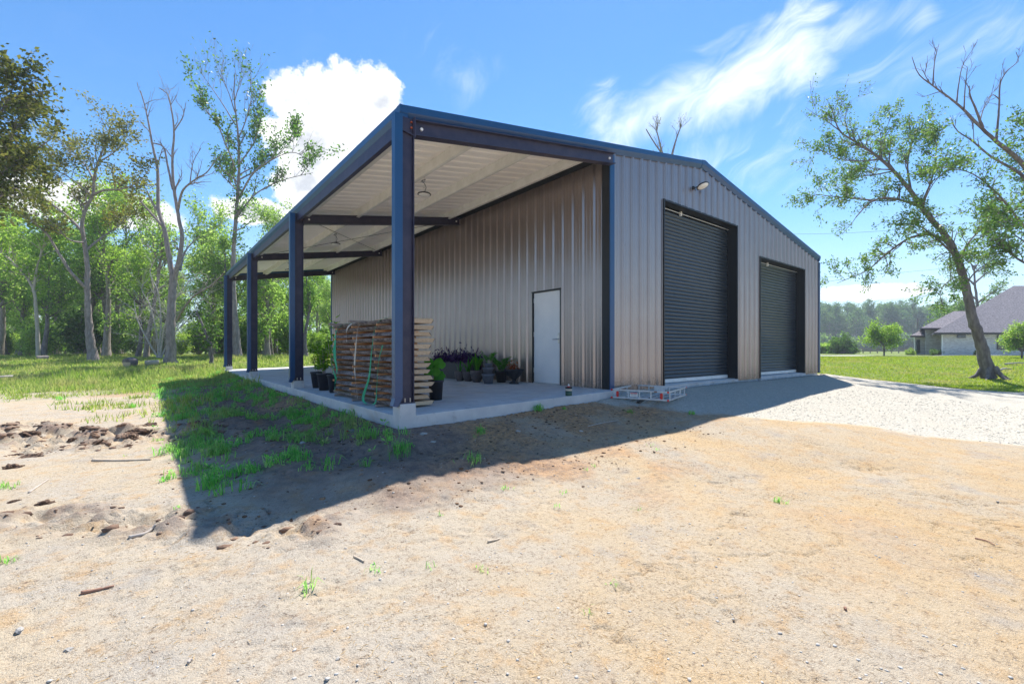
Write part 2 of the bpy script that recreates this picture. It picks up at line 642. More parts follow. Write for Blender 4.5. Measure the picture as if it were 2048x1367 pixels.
def ground_mat():
    m = bpy.data.materials.new('soil')
    m.use_nodes = True
    N = NT(m.node_tree)
    b = N.n['Principled BSDF']
    b.inputs['Roughness'].default_value = 0.95
    b.inputs['Specular IOR Level'].default_value = 0.15
    tc = N.node('ShaderNodeTexCoord')
    P = tc.outputs['Object']
    at = N.node('ShaderNodeVertexColor')
    at.layer_name = 'kinds'
    sep = N.node('ShaderNodeSeparateColor')
    N.l.new(at.outputs['Color'], sep.inputs[0])
    gravel, soil, grass = sep.outputs[0], sep.outputs[1], sep.outputs[2]
    # dry sandy fill: grey-beige with rusty streaks
    sx = N.node('ShaderNodeSeparateXYZ')
    N.l.new(P, sx.inputs[0])
    across = N.math('SUBTRACT', N.math('MULTIPLY', sx.outputs[0], CY), N.math('MULTIPLY', sx.outputs[1], SY))
    # the fill grows rustier towards the gravel drive
    rust = N.mapr(N.math('ADD', across, N.math('MULTIPLY', N.math('SUBTRACT', N.noise(P, 0.5, 4.0), 0.5), 9.0)), -3.6, 2.6)
    pale = N.mix(N.mapr(N.noise(P, 0.9, 5.0, 0.6, 0.6), 0.36, 0.66), (0.465, 0.405, 0.325), (0.505, 0.415, 0.295))
    warm = N.mix(N.mapr(N.noise(P, 0.9, 5.0, 0.6, 0.6), 0.36, 0.66), (0.475, 0.385, 0.270), (0.515, 0.365, 0.200))
    sand = N.mix(rust, pale, warm)
    sand = N.mix(N.math('MULTIPLY', N.mapr(N.noise(P, 5.0, 5.0, 0.65), 0.48, 0.70), 0.60), sand, (0.49, 0.305, 0.140))
    sand = N.mix(N.math('MULTIPLY', N.mapr(N.noise(P, 1.7, 4.0, 0.6), 0.52, 0.75), 0.6), sand, (0.355, 0.33, 0.30))
    sand = N.mix(N.math('MULTIPLY', N.mapr(N.noise(P, 34.0, 5.0, 0.75), 0.51, 0.70), 0.80), sand, (0.17, 0.12, 0.085))
    sand = N.mix(N.math('MULTIPLY', N.mapr(N.noise(P, 130.0, 2.0, 0.6), 0.58, 0.70), 0.7), sand, (0.66, 0.58, 0.46))
    sand = N.mix(N.math('MULTIPLY', N.mapr(N.noise(P, 85.0, 3.0, 0.7), 0.56, 0.70), 0.6), sand, (0.22, 0.15, 0.095))
    crumb = N.math('MULTIPLY', N.mapr(N.noise(P, 1.5, 4.0, 0.65), 0.50, 0.66), N.mapr(N.noise(P, 50.0, 4.0, 0.75), 0.52, 0.64))
    sand = N.mix(N.math('MULTIPLY', crumb, 0.8), sand, (0.15, 0.095, 0.055))
    # topsoil heaped along the slab; its dark tone also paints in the building's shade
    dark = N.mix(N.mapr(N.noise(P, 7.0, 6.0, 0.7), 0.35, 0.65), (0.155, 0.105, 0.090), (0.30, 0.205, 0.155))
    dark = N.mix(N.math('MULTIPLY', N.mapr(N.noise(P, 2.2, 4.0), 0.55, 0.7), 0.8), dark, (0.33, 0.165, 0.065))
    dark = N.mix(N.math('MULTIPLY', N.mapr(N.noise(P, 90.0, 2.0), 0.62, 0.72), 0.7), dark, (0.42, 0.38, 0.33))
    mulch = N.mix(N.mapr(N.noise(P, 14.0, 6.0, 0.75), 0.35, 0.62), (0.24, 0.145, 0.090), (0.56, 0.32, 0.15))
    mulch = N.mix(N.math('MULTIPLY', N.mapr(N.noise(P, 60.0, 3.0, 0.7), 0.56, 0.68), 0.8), mulch, (0.50, 0.44, 0.38))
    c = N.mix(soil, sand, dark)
    c = N.mix(at.outputs['Alpha'], c, mulch)
    # crushed limestone
    vo = N.node('ShaderNodeTexVoronoi')
    vo.inputs['Scale'].default_value = 42.0
    N.l.new(P, vo.inputs['Vector'])
    st = N.node('ShaderNodeSeparateColor')
    N.l.new(vo.outputs['Color'], st.inputs[0])
    gcol = N.ramp(st.outputs[0], [(0.0, (0.37, 0.34, 0.28)), (0.45, (0.455, 0.42, 0.35)), (1.0, (0.54, 0.50, 0.42))])
    gcol = N.mix(N.math('MULTIPLY', N.mapr(N.noise(P, 1.2, 4.0), 0.48, 0.7), 0.4), gcol, (0.49, 0.43, 0.34))
    gcol = N.mix(N.math('MULTIPLY', N.mapr(N.noise(P, 5.0, 5.0, 0.7), 0.63, 0.72), 0.5), gcol, (0.22, 0.18, 0.14))
    c = N.mix(gravel, c, gcol)
    # low green under the grass
    gr = N.mix(N.mapr(N.noise(P, 3.0, 5.0, 0.65), 0.35, 0.65), (0.11, 0.17, 0.03), (0.22, 0.26, 0.075))
    gr = N.mix(N.math('MULTIPLY', N.mapr(N.noise(P, 0.35, 4.0), 0.5, 0.7), 0.5), gr, (0.25, 0.215, 0.11))
    c = N.mix(grass, c, gr)
    N.l.new(c, b.inputs['Base Color'])
    h = N.math('ADD', N.math('MULTIPLY', N.noise(P, 24.0, 6.0, 0.75), 0.7), N.math('MULTIPLY', N.noise(P, 110.0, 3.0, 0.7), 0.5))
    hv = N.math('MULTIPLY', vo.outputs['Distance'], -0.5)
    mixh = N.node('ShaderNodeMix', data_type='FLOAT')
    N.l.new(gravel, mixh.inputs[0])
    N.l.new(h, mixh.inputs[2])
    N.l.new(hv, mixh.inputs[3])
    bp = N.node('ShaderNodeBump')
    bp.inputs['Strength'].default_value = 1.0
    bp.inputs['Distance'].default_value = 0.022
    N.l.new(mixh.outputs[0], bp.inputs['Height'])
    N.l.new(bp.outputs[0], b.inputs['Normal'])
    return m


M = {}
M['soil'] = ground_mat()
M['concrete'] = mat('concrete', (0.50, 0.505, 0.51), 0.85, var=(0.62, 0.615, 0.60), scale=3.0, bump=0.002, bscale=90)


def stain(m, col, scale, lo, hi, amount):
    """Adds irregular stains over a material's own colour."""
    N = NT(m.node_tree)
    b = N.n['Principled BSDF']
    old = b.inputs['Base Color'].links[0].from_socket
    tc = N.node('ShaderNodeTexCoord')
    f = N.math('MULTIPLY', N.mapr(N.noise(tc.outputs['Object'], scale, 7.0, 0.68, 0.4), lo, hi), amount)
    N.l.new(N.mix(f, old, col), b.inputs['Base Color'])


stain(M['concrete'], (0.46, 0.37, 0.27), 1.1, 0.52, 0.72, 0.7)
stain(M['concrete'], (0.24, 0.225, 0.21), 5.0, 0.56, 0.74, 0.6)
M['trim'] = mat('blue_trim', (0.003, 0.050, 0.150), 0.33, var=(0.005, 0.062, 0.175), scale=2.0, spec=0.6)
M['steel'] = mat('primed_steel', (0.022, 0.022, 0.055), 0.48, var=(0.044, 0.040, 0.072), scale=5.0, bump=0.0008, bscale=200)
M['black'] = mat('black_trim', (0.008, 0.010, 0.013), 0.5)
M['purlin'] = mat('purlin', (0.78, 0.78, 0.75), 0.5, var=(0.68, 0.68, 0.64), scale=4.0)
M['curtain'] = mat('door_curtain', (0.022, 0.032, 0.042), 0.32, metal=0.2, var=(0.030, 0.042, 0.054), scale=3.0, spec=0.7)
M['white_door'] = mat('painted_door', (0.82, 0.82, 0.81), 0.45, var=(0.76, 0.77, 0.77), scale=2.0, bump=0.0006, bscale=160)
M['alu'] = mat('aluminium', (0.66, 0.68, 0.70), 0.42, metal=0.7, var=(0.56, 0.58, 0.60), scale=20)
M['red'] = mat('red_plastic', (0.65, 0.02, 0.015), 0.35)
M['chrome'] = mat('steel_hardware', (0.55, 0.55, 0.55), 0.3, metal=0.9)
M['white'] = mat('white_plastic', (0.80, 0.80, 0.78), 0.4)
M['lens'] = mat('lamp_lens', (0.82, 0.82, 0.80), 0.3)
M['rust'] = mat('rusty_bolt', (0.42, 0.09, 0.03), 0.7)
M['pot'] = mat('black_pot', (0.010, 0.011, 0.016), 0.5, var=(0.018, 0.019, 0.027), scale=14)
M['greypot'] = mat('grey_pot', (0.11, 0.125, 0.16), 0.6, var=(0.15, 0.165, 0.20), scale=10)
M['brownpot'] = mat('brown_pot', (0.075, 0.060, 0.062), 0.65, var=(0.11, 0.085, 0.08), scale=18)
M['potsoil'] = mat('potting_soil', (0.05, 0.035, 0.025), 0.95, var=(0.09, 0.06, 0.04), scale=40, bump=0.01, bscale=60)
M['wood'] = mat('sawn_wood', (0.62, 0.46, 0.30), 0.75, var=(0.50, 0.34, 0.20), scale=6, bump=0.001, bscale=60, obj_var=0.12, stretch=(4, 0.4, 8))
M['bark'] = mat('bark', (0.055, 0.045, 0.042), 0.95, var=(0.30, 0.26, 0.25), scale=26, bump=0.02, bscale=60, obj_var=0.2, stretch=(1, 0.45, 1))
M['sticker'] = mat('spacer_wood', (0.50, 0.20, 0.075), 0.75, var=(0.60, 0.30, 0.13), scale=10, obj_var=0.25)
M['stickergrey'] = mat('weathered_spacer', (0.26, 0.20, 0.17), 0.85, var=(0.34, 0.27, 0.22), scale=12)
M['strapgreen'] = mat('green_webbing', (0.01, 0.30, 0.14), 0.6, var=(0.015, 0.38, 0.19), scale=60)
M['strapwhite'] = mat('white_webbing', (0.60, 0.55, 0.47), 0.7, var=(0.50, 0.45, 0.38), scale=60)
M['can'] = mat('green_can', (0.02, 0.07, 0.04), 0.35)
M['trunk'] = mat('tree_bark', (0.20, 0.165, 0.15), 0.95, var=(0.36, 0.30, 0.275), scale=9, bump=0.03, bscale=22, stretch=(1, 1, 0.3))
M['trunkdark'] = mat('dark_tree_bark', (0.12, 0.095, 0.095), 0.95, var=(0.25, 0.21, 0.205), scale=7, bump=0.03, bscale=18, stretch=(1, 1, 0.3))
M['deadwood'] = mat('bleached_wood', (0.50, 0.44, 0.38), 0.9, var=(0.36, 0.31, 0.27), scale=10, bump=0.004, bscale=50)
M['twig'] = mat('dry_twigs', (0.52, 0.47, 0.42), 0.9, var=(0.40, 0.36, 0.32), scale=6)
M['stick'] = mat('pale_stick', (0.58, 0.48, 0.36), 0.9, var=(0.46, 0.36, 0.26), scale=20, bump=0.003, bscale=60)
M['redstick'] = mat('reddish_stick', (0.36, 0.20, 0.14), 0.9, var=(0.28, 0.15, 0.10), scale=20, bump=0.003, bscale=60)
M['stone'] = mat('pale_stone', (0.55, 0.52, 0.47), 0.9, var=(0.42, 0.39, 0.35), scale=12, bump=0.004, bscale=50, obj_var=0.2)
M['gravelstone'] = mat('crushed_limestone', (0.50, 0.465, 0.395), 0.9, var=(0.41, 0.38, 0.32), scale=12)
M['darkstone'] = mat('blue_grey_stone', (0.16, 0.18, 0.20), 0.8, var=(0.24, 0.25, 0.26), scale=10)
M['crumb'] = mat('soil_crumb', (0.15, 0.10, 0.07), 0.95, var=(0.34, 0.23, 0.15), scale=6.0)
M['mulch'] = leaf_mat('mulch_crumb', (0.07, 0.045, 0.035), (0.20, 0.115, 0.065), 0.0, (0.40, 0.26, 0.15), 0.95)
M['straw'] = leaf_mat('dry_straw', (0.30, 0.18, 0.07), (0.50, 0.34, 0.16), 0.1, (0.66, 0.54, 0.34))
M['clod'] = mat('soil_clod', (0.085, 0.050, 0.036), 0.95, var=(0.27, 0.165, 0.105), scale=3.0, bump=0.03, bscale=9, obj_var=0.15)
M['leaf'] = leaf_mat('broad_leaves', (0.085, 0.16, 0.035), (0.22, 0.33, 0.09), 0.55, (0.36, 0.43, 0.16))
M['leafyellow'] = leaf_mat('yellow_green_leaves', (0.12, 0.21, 0.035), (0.25, 0.36, 0.08), 0.5, (0.37, 0.44, 0.15))
M['leafbrown'] = leaf_mat('browned_leaves', (0.085, 0.10, 0.022), (0.155, 0.16, 0.042), 0.42, (0.23, 0.20, 0.06))
M['leafoak'] = leaf_mat('dark_glossy_leaves', (0.040, 0.090, 0.020), (0.11, 0.19, 0.045), 0.45, (0.20, 0.26, 0.08), 0.4)
M['leafshade'] = leaf_mat('dull_olive_leaves', (0.040, 0.052, 0.014), (0.095, 0.110, 0.028), 0.38, (0.17, 0.15, 0.05))
M['needle'] = leaf_mat('pine_needles', (0.065, 0.125, 0.05), (0.13, 0.21, 0.08), 0.40, (0.20, 0.27, 0.11))
M['grass'] = leaf_mat('grass_blades', (0.10, 0.18, 0.030), (0.21, 0.30, 0.07), 0.45, (0.38, 0.38, 0.15), dry=(0.33, 0.30, 0.14))
M['lawn'] = leaf_mat('lawn_blades', (0.12, 0.20, 0.018), (0.22, 0.30, 0.035), 0.42, (0.34, 0.34, 0.10), dry=(0.34, 0.30, 0.11))
M['clump'] = leaf_mat('lush_grass', (0.10, 0.30, 0.06), (0.22, 0.52, 0.12), 0.45, (0.42, 0.50, 0.22), dry=(0.30, 0.30, 0.13))
M['plant'] = leaf_mat('house_plant', (0.02, 0.13, 0.015), (0.06, 0.24, 0.02), 0.35, (0.16, 0.32, 0.03))
M['shrub'] = leaf_mat('shrub_leaves', (0.04, 0.14, 0.01), (0.13, 0.27, 0.02), 0.4, (0.26, 0.36, 0.04))
M['purple'] = leaf_mat('purple_leaves', (0.018, 0.006, 0.040), (0.055, 0.018, 0.10), 0.2, (0.11, 0.04, 0.15))
M['redleaf'] = leaf_mat('red_leaves', (0.16, 0.03, 0.012), (0.34, 0.07, 0.02), 0.3, (0.12, 0.16, 0.02))


def panel_mat(name, c0, c1):
    """Coated sheet steel with dust splashed up from the ground."""
    m = bpy.data.materials.new(name)
    m.use_nodes = True
    N = NT(m.node_tree)
    b = N.n['Principled BSDF']
    b.inputs['Metallic'].default_value = 0.80
    b.inputs['Specular IOR Level'].default_value = 0.6
    geo = N.node('ShaderNodeNewGeometry')
    P = geo.outputs['Position']
    sep = N.node('ShaderNodeSeparateXYZ')
    N.l.new(P, sep.inputs[0])
    c = N.mix(N.mapr(N.noise(P, 1.6, 5.0, 0.6), 0.3, 0.7), c0, c1)
    c = N.mix(N.math('MULTIPLY', N.mapr(N.noise(P, 60.0, 2.0, 0.7), 0.5, 0.75), 0.18), c, (0.52, 0.49, 0.47))
    splash = N.math('MULTIPLY', N.mapr(sep.outputs[2], 0.40, -0.02), N.mapr(N.noise(P, 26.0, 5.0, 0.75), 0.38, 0.66))
    c = N.mix(N.math('MULTIPLY', splash, 0.85), c, (0.125, 0.105, 0.085))
    N.l.new(c, b.inputs['Base Color'])
    N.l.new(N.mapr(N.noise(P, 3.0, 3.0), 0.3, 0.7, 0.30, 0.33), b.inputs['Roughness'])
    return m


M['gable'] = panel_mat('grey_wall_sheet', (0.325, 0.275, 0.257), (0.350, 0.297, 0.277))
M['side'] = M['gable']


def roof_mat():
    m = bpy.data.materials.new('roof_sheet')
    m.use_nodes = True
    N = NT(m.node_tree)
    b = N.n['Principled BSDF']
    b.inputs['Roughness'].default_value = 0.45
    geo = N.node('ShaderNodeNewGeometry')
    c = N.mix(geo.outputs['Backfacing'], (0.02, 0.045, 0.08), (0.92, 0.90, 0.87))
    N.l.new(c, b.inputs['Base Color'])
    return m


M['roof'] = roof_mat()


def brick_mat():
    m = bpy.data.materials.new('whitewashed_brick')
    m.use_nodes = True
    N = NT(m.node_tree)
    b = N.n['Principled BSDF']
    b.inputs['Roughness'].default_value = 0.9
    geo = N.node('ShaderNodeTexCoord')
    sep = N.node('ShaderNodeSeparateXYZ')
    N.l.new(geo.outputs['Object'], sep.inputs[0])
    v = N.combine(N.math('SUBTRACT', N.math('MULTIPLY', sep.outputs[0], CY), N.math('MULTIPLY', sep.outputs[1], SY)), sep.outputs[2], 0.0)
    br = N.node('ShaderNodeTexBrick')
    N.l.new(v, br.inputs['Vector'])
    br.inputs['Color1'].default_value = (0.70, 0.67, 0.65, 1)
    br.inputs['Color2'].default_value = (0.46, 0.42, 0.41, 1)
    br.inputs['Mortar'].default_value = (0.80, 0.78, 0.76, 1)
    br.inputs['Scale'].default_value = 1.0
    br.inputs['Mortar Size'].default_value = 0.016
    br.inputs['Brick Width'].default_value = 0.28
    br.inputs['Row Height'].default_value = 0.11
    N.l.new(br.outputs['Color'], b.inputs['Base Color'])
    return m


M['brick'] = brick_mat()
M['shingle'] = mat('grey_shingles', (0.10, 0.09, 0.105), 0.95, var=(0.27, 0.245, 0.26), scale=6.0, bump=0.01, bscale=6, stretch=(1, 1, 3))
M['fascia'] = mat('dark_fascia', (0.035, 0.03, 0.03), 0.6)
M['glass'] = mat('window_glass', (0.02, 0.03, 0.035), 0.08, spec=0.8)
M['blind'] = mat('window_blind', (0.45, 0.47, 0.45), 0.7)
M['asphalt'] = mat('pale_concrete_drive', (0.48, 0.46, 0.42), 0.9, var=(0.40, 0.38, 0.35), scale=2)
M['pole'] = mat('utility_pole_wood', (0.10, 0.075, 0.06), 0.9, var=(0.15, 0.12, 0.10), scale=4)
M['wire'] = mat('cable', (0.06, 0.06, 0.065), 0.6)


# ------------------------------------------------------------------ ground sheet
def build_ground():
    vs = np.concatenate([np.linspace(-60, 0.5, 14), np.linspace(0.9, 1.55, 4), np.arange(1.7, 4.2, 0.017), np.arange(4.2, 6.6, 0.024), np.arange(6.6, 11, 0.05),
                         np.arange(11, 18, 0.12), np.arange(18, 48, 0.6), np.geomspace(49, 800, 26)])
    core = np.concatenate([np.arange(-10.0, -6.2, 0.06), np.arange(-6.2, -3.2, 0.035), np.arange(-3.2, 4.4, 0.021), np.arange(4.4, 8.0, 0.04)])
    side_l = -np.concatenate([np.arange(10.1, 24, 0.35), np.geomspace(24.5, 800, 26)])[::-1]
    side_r = np.concatenate([np.arange(8.0, 13, 0.09), np.arange(13, 30, 0.35), np.geomspace(30.5, 800, 26)])
    us = np.concatenate([side_l, core, side_r])
    U, Vv = np.meshgrid(us, vs)
    X = CAM[0] + Vv * SY + U * CY
    Y = CAM[1] + Vv * CY - U * SY
    Z = H(X, Y)
    Z = Z.reshape(X.shape)
    V = np.stack([X, Y, Z], -1).reshape(-1, 3)
    ny, nx = X.shape
    idx = np.arange(ny * nx).reshape(ny, nx)
    F = np.stack([idx[:-1, :-1], idx[:-1, 1:], idx[1:, 1:], idx[1:, :-1]], -1).reshape(-1, 4)
    me = mesh_from('ground', V, F, M['soil'], smooth=True)
    x, y = V[:, 0], V[:, 1]
    g = gravel_mask(x, y)
    d = d_rect(x, y)
    n = fbm(x, y, 0.7, 4, 51)
    soil = (1 - sstep(d + 0.5 * n, 1.4, 2.5)) * (1 - sstep(x + 0.5 * n, -4.2, -2.8)) * 0.9  # wider than the heap: darkens the ground where the building's shadow lies
    soil = np.maximum(soil, 0.8 * clod_mask(x, y) * sstep(fbm(x, y, 0.34, 4, 21, 0.6), 0.0, 0.25))  # shadow spots of the clod bank put into the soil colour
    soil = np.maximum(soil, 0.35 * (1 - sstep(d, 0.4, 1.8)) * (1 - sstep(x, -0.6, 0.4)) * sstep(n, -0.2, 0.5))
    mul = (1 - sstep(d + 0.5 * n, 1.1, 2.2)) * sstep(x + 0.6 * n, -4.6, -3.6) * (1 - sstep(x, 0.2, 1.2)) * (0.35 + 0.65 * sstep(n, -0.35, 0.25))
    mul = np.maximum(mul, 0.55 * sstep(fbm(x, y, 1.6, 4, 57), 0.22, 0.5) * (1 - sstep(d, 3.0, 6.0)))
    gr = grass_mask(x, y)
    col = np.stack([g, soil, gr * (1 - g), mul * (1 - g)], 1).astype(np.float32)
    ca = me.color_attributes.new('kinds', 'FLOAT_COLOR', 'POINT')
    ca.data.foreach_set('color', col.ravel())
    o = link('ground', me)
    tag(o, 'bare sandy ground with rusty streaks, gravel apron and grass beyond', kind='structure')


def grass_mask(x, y):
    """How far the ground is under grass: field on the left, lawn on the right, nothing in the worked foreground."""
    u, v = view_u(x, y), view_v(x, y)
    n = fbm(x, y, 2.4, 4, 61, 0.6)
    left = sstep(v + 3.0 * n + 0.25 * np.clip(-u - 6, 0, 8), 14.0, 20.5)
    d = d_rect(x, y)
    edge = poly_dist(x, y, GRAVEL)
    right = sstep(u, 7.5, 9.5) * sstep(v - 0.25 * u + 1.0 * fbm(x, y, 1.0, 3, 63), 9.0, 10.4) * sstep(-edge + 0.35 * fbm(x, y, 0.5, 3, 64), 0.0, 0.5)
    return np.where(u < 6.5, left, right)


build_ground()

# ------------------------------------------------------------------ the metal building
BLD = thing('metal_building', 'large grey ribbed metal workshop with blue trim, two roll-up doors and open side porch', 'building', (0, 0, 0))

RIB = [(-0.050, 0), (-0.018, 0.038), (0.018, 0.038), (0.050, 0), (0.085, 0), (0.094, 0.006), (0.110, 0.006), (0.119, 0), (0.185, 0), (0.194, 0.006), (0.210, 0.006), (0.219, 0)]
PITCH = 0.3048


def profile(s0, s1, off, breaks=()):
    """Rib profile between s0 and s1: list of (s, outward)."""
    pts = []
    k = math.floor((s0 - off) / PITCH) - 1
    while off + k * PITCH < s1 + PITCH:
        for a, b in RIB:
            pts.append((off + k * PITCH + a, b))
        k += 1
    ss = np.array([p[0] for p in pts])
    bb = np.array([p[1] for p in pts])
    grid = sorted([s for s in ss if s0 + 1e-4 < s < s1 - 1e-4] + [s0, s1] + [b for b in breaks if s0 < b < s1])
    return [(s, float(np.interp(s, ss, bb))) for s in grid]


def sheet(s0, s1, off, top, bottom, holes, place, name, material):
    br = [h for a, b, z in holes for h in (a, b)]
    pr = profile(s0, s1, off, br)
    V, F = [], []
    for (sa, oa), (sb, ob) in zip(pr[:-1], pr[1:]):
        mid = (sa + sb) / 2
        z0 = bottom
        for a, b, z in holes:
            if a < mid < b:
                z0 = z
        k = len(V)
        V += [place(sa, oa, z0), place(sb, ob, z0), place(sb, ob, top(sb)), place(sa, oa, top(sa))]
        F.append((k, k + 1, k + 2, k + 3))
    o = link(name, mesh_from(name, V, F, material), BLD)
    return o


DOORS = [(1.836, 5.356, 4.174), (6.772, 10.243, 3.521)]
ENTRY = (1.36, 2.335, 2.165)       # along y, with its frame


def screws(rows, ss, place, nrm_place):
    mb = MB()
    for z in rows:
        for s in ss:
            c = np.array(place(s, 0.0, z))
            n = np.array(place(s, 1.0, z)) - c
            t = np.cross(n, (0, 0, 1))
            ring = [c + n * 0.0015 + 0.007 * (math.cos(a) * t + math.sin(a) * np.array((0, 0, 1))) for a in np.arange(6) * math.pi / 3]
            mb.add(ring + [c + n * 0.008], [(i, (i + 1) % 6, 6) for i in range(6)])
    return mb


def build_walls():
    gp = lambda s, o, z: (s, -o, z)
    sp = lambda s, o, z: (-o, s, z)
    rp = lambda s, o, z: (W + o, s, z)
    bp = lambda s, o, z: (s, LEN + o, z)
    gt = lambda s: float(roof_z(s)) - 0.145
    n = 13
    for i in range(n):
        a, b = i * W / n, (i + 1) * W / n
        sheet(a, b, 0.10, gt, -0.05, DOORS, gp, 'wall_panel', M['gable'])
        sheet(a, b, 0.10, gt, -0.05, [], bp, 'wall_panel', M['gable'])
    m = 19
    for i in range(m):
        a, b = i * LEN / m, (i + 1) * LEN / m
        sheet(a, b, 0.13, lambda s: 4.655, 0.0, [ENTRY], sp, 'wall_panel', M['side'])
        sheet(a, b, 0.13, lambda s: ZE - 0.15, -0.05, [], rp, 'wall_panel', M['gable'])
    ss = [0.10 + PITCH * k + 0.065 for k in range(38)]
    mb = MB()
    for z in (0.55, 1.75, 2.95, 4.15, 4.75):
        ok = [s for s in ss if z < gt(s) - 0.1 and not any(a - 0.02 < s < b + 0.02 and z < t for a, b, t in DOORS)]
        q = screws([z], ok, gp, None)
        mb.add(q.v, q.f)
    for z in (0.55, 1.75, 2.95, 4.15):
        ok = [s for s in [0.13 + PITCH * k + 0.065 for k in range(57)] if not (ENTRY[0] < s < ENTRY[1] and z < ENTRY[2])]
        q = screws([z], ok, sp, None)
        mb.add(q.v, q.f)
    tag(mb.build('wall_screws', M['black'], BLD), kind='stuff')


def build_concrete():
    mb = MB()
    n = 12
    # porch slab falls gently outwards
    V, F = [], []
    for (x, z) in ((XS, ZS), (0.02, 0.0)):
        for y in (YS, LEN):
            V += [(x, y, z), (x, y, -0.75)]
    mb.add(V, [(0, 4, 6, 2), (1, 3, 7, 5), (0, 2, 3, 1), (4, 5, 7, 6), (0, 1, 5, 4), (2, 6, 7, 3)])
    o = mb.build('concrete_slab', M['concrete'], BLD, bevel=0.008)
    mb = MB().box(0.022, W - 0.02, 0.03, LEN - 0.03, -0.75, 0.0)
    mb.build('concrete_slab', M['concrete'], BLD)
    for a, b, z in DOORS:
        MB().box(a + 0.003, b - 0.003, -0.05, 0.034, -0.5, -0.012).build('door_sill', M['concrete'], BLD, bevel=0.006)
    top = 0.072
    for y in POST_Y:
        MB().box(XS - 0.004, XS + 0.231, y - 0.004, y + 0.226, -0.80, top).build('concrete_pier', M['concrete'], BLD, bevel=0.012)


def ibeam(mb, a, b, depth_at, yw, fw, t=0.012):
    pass


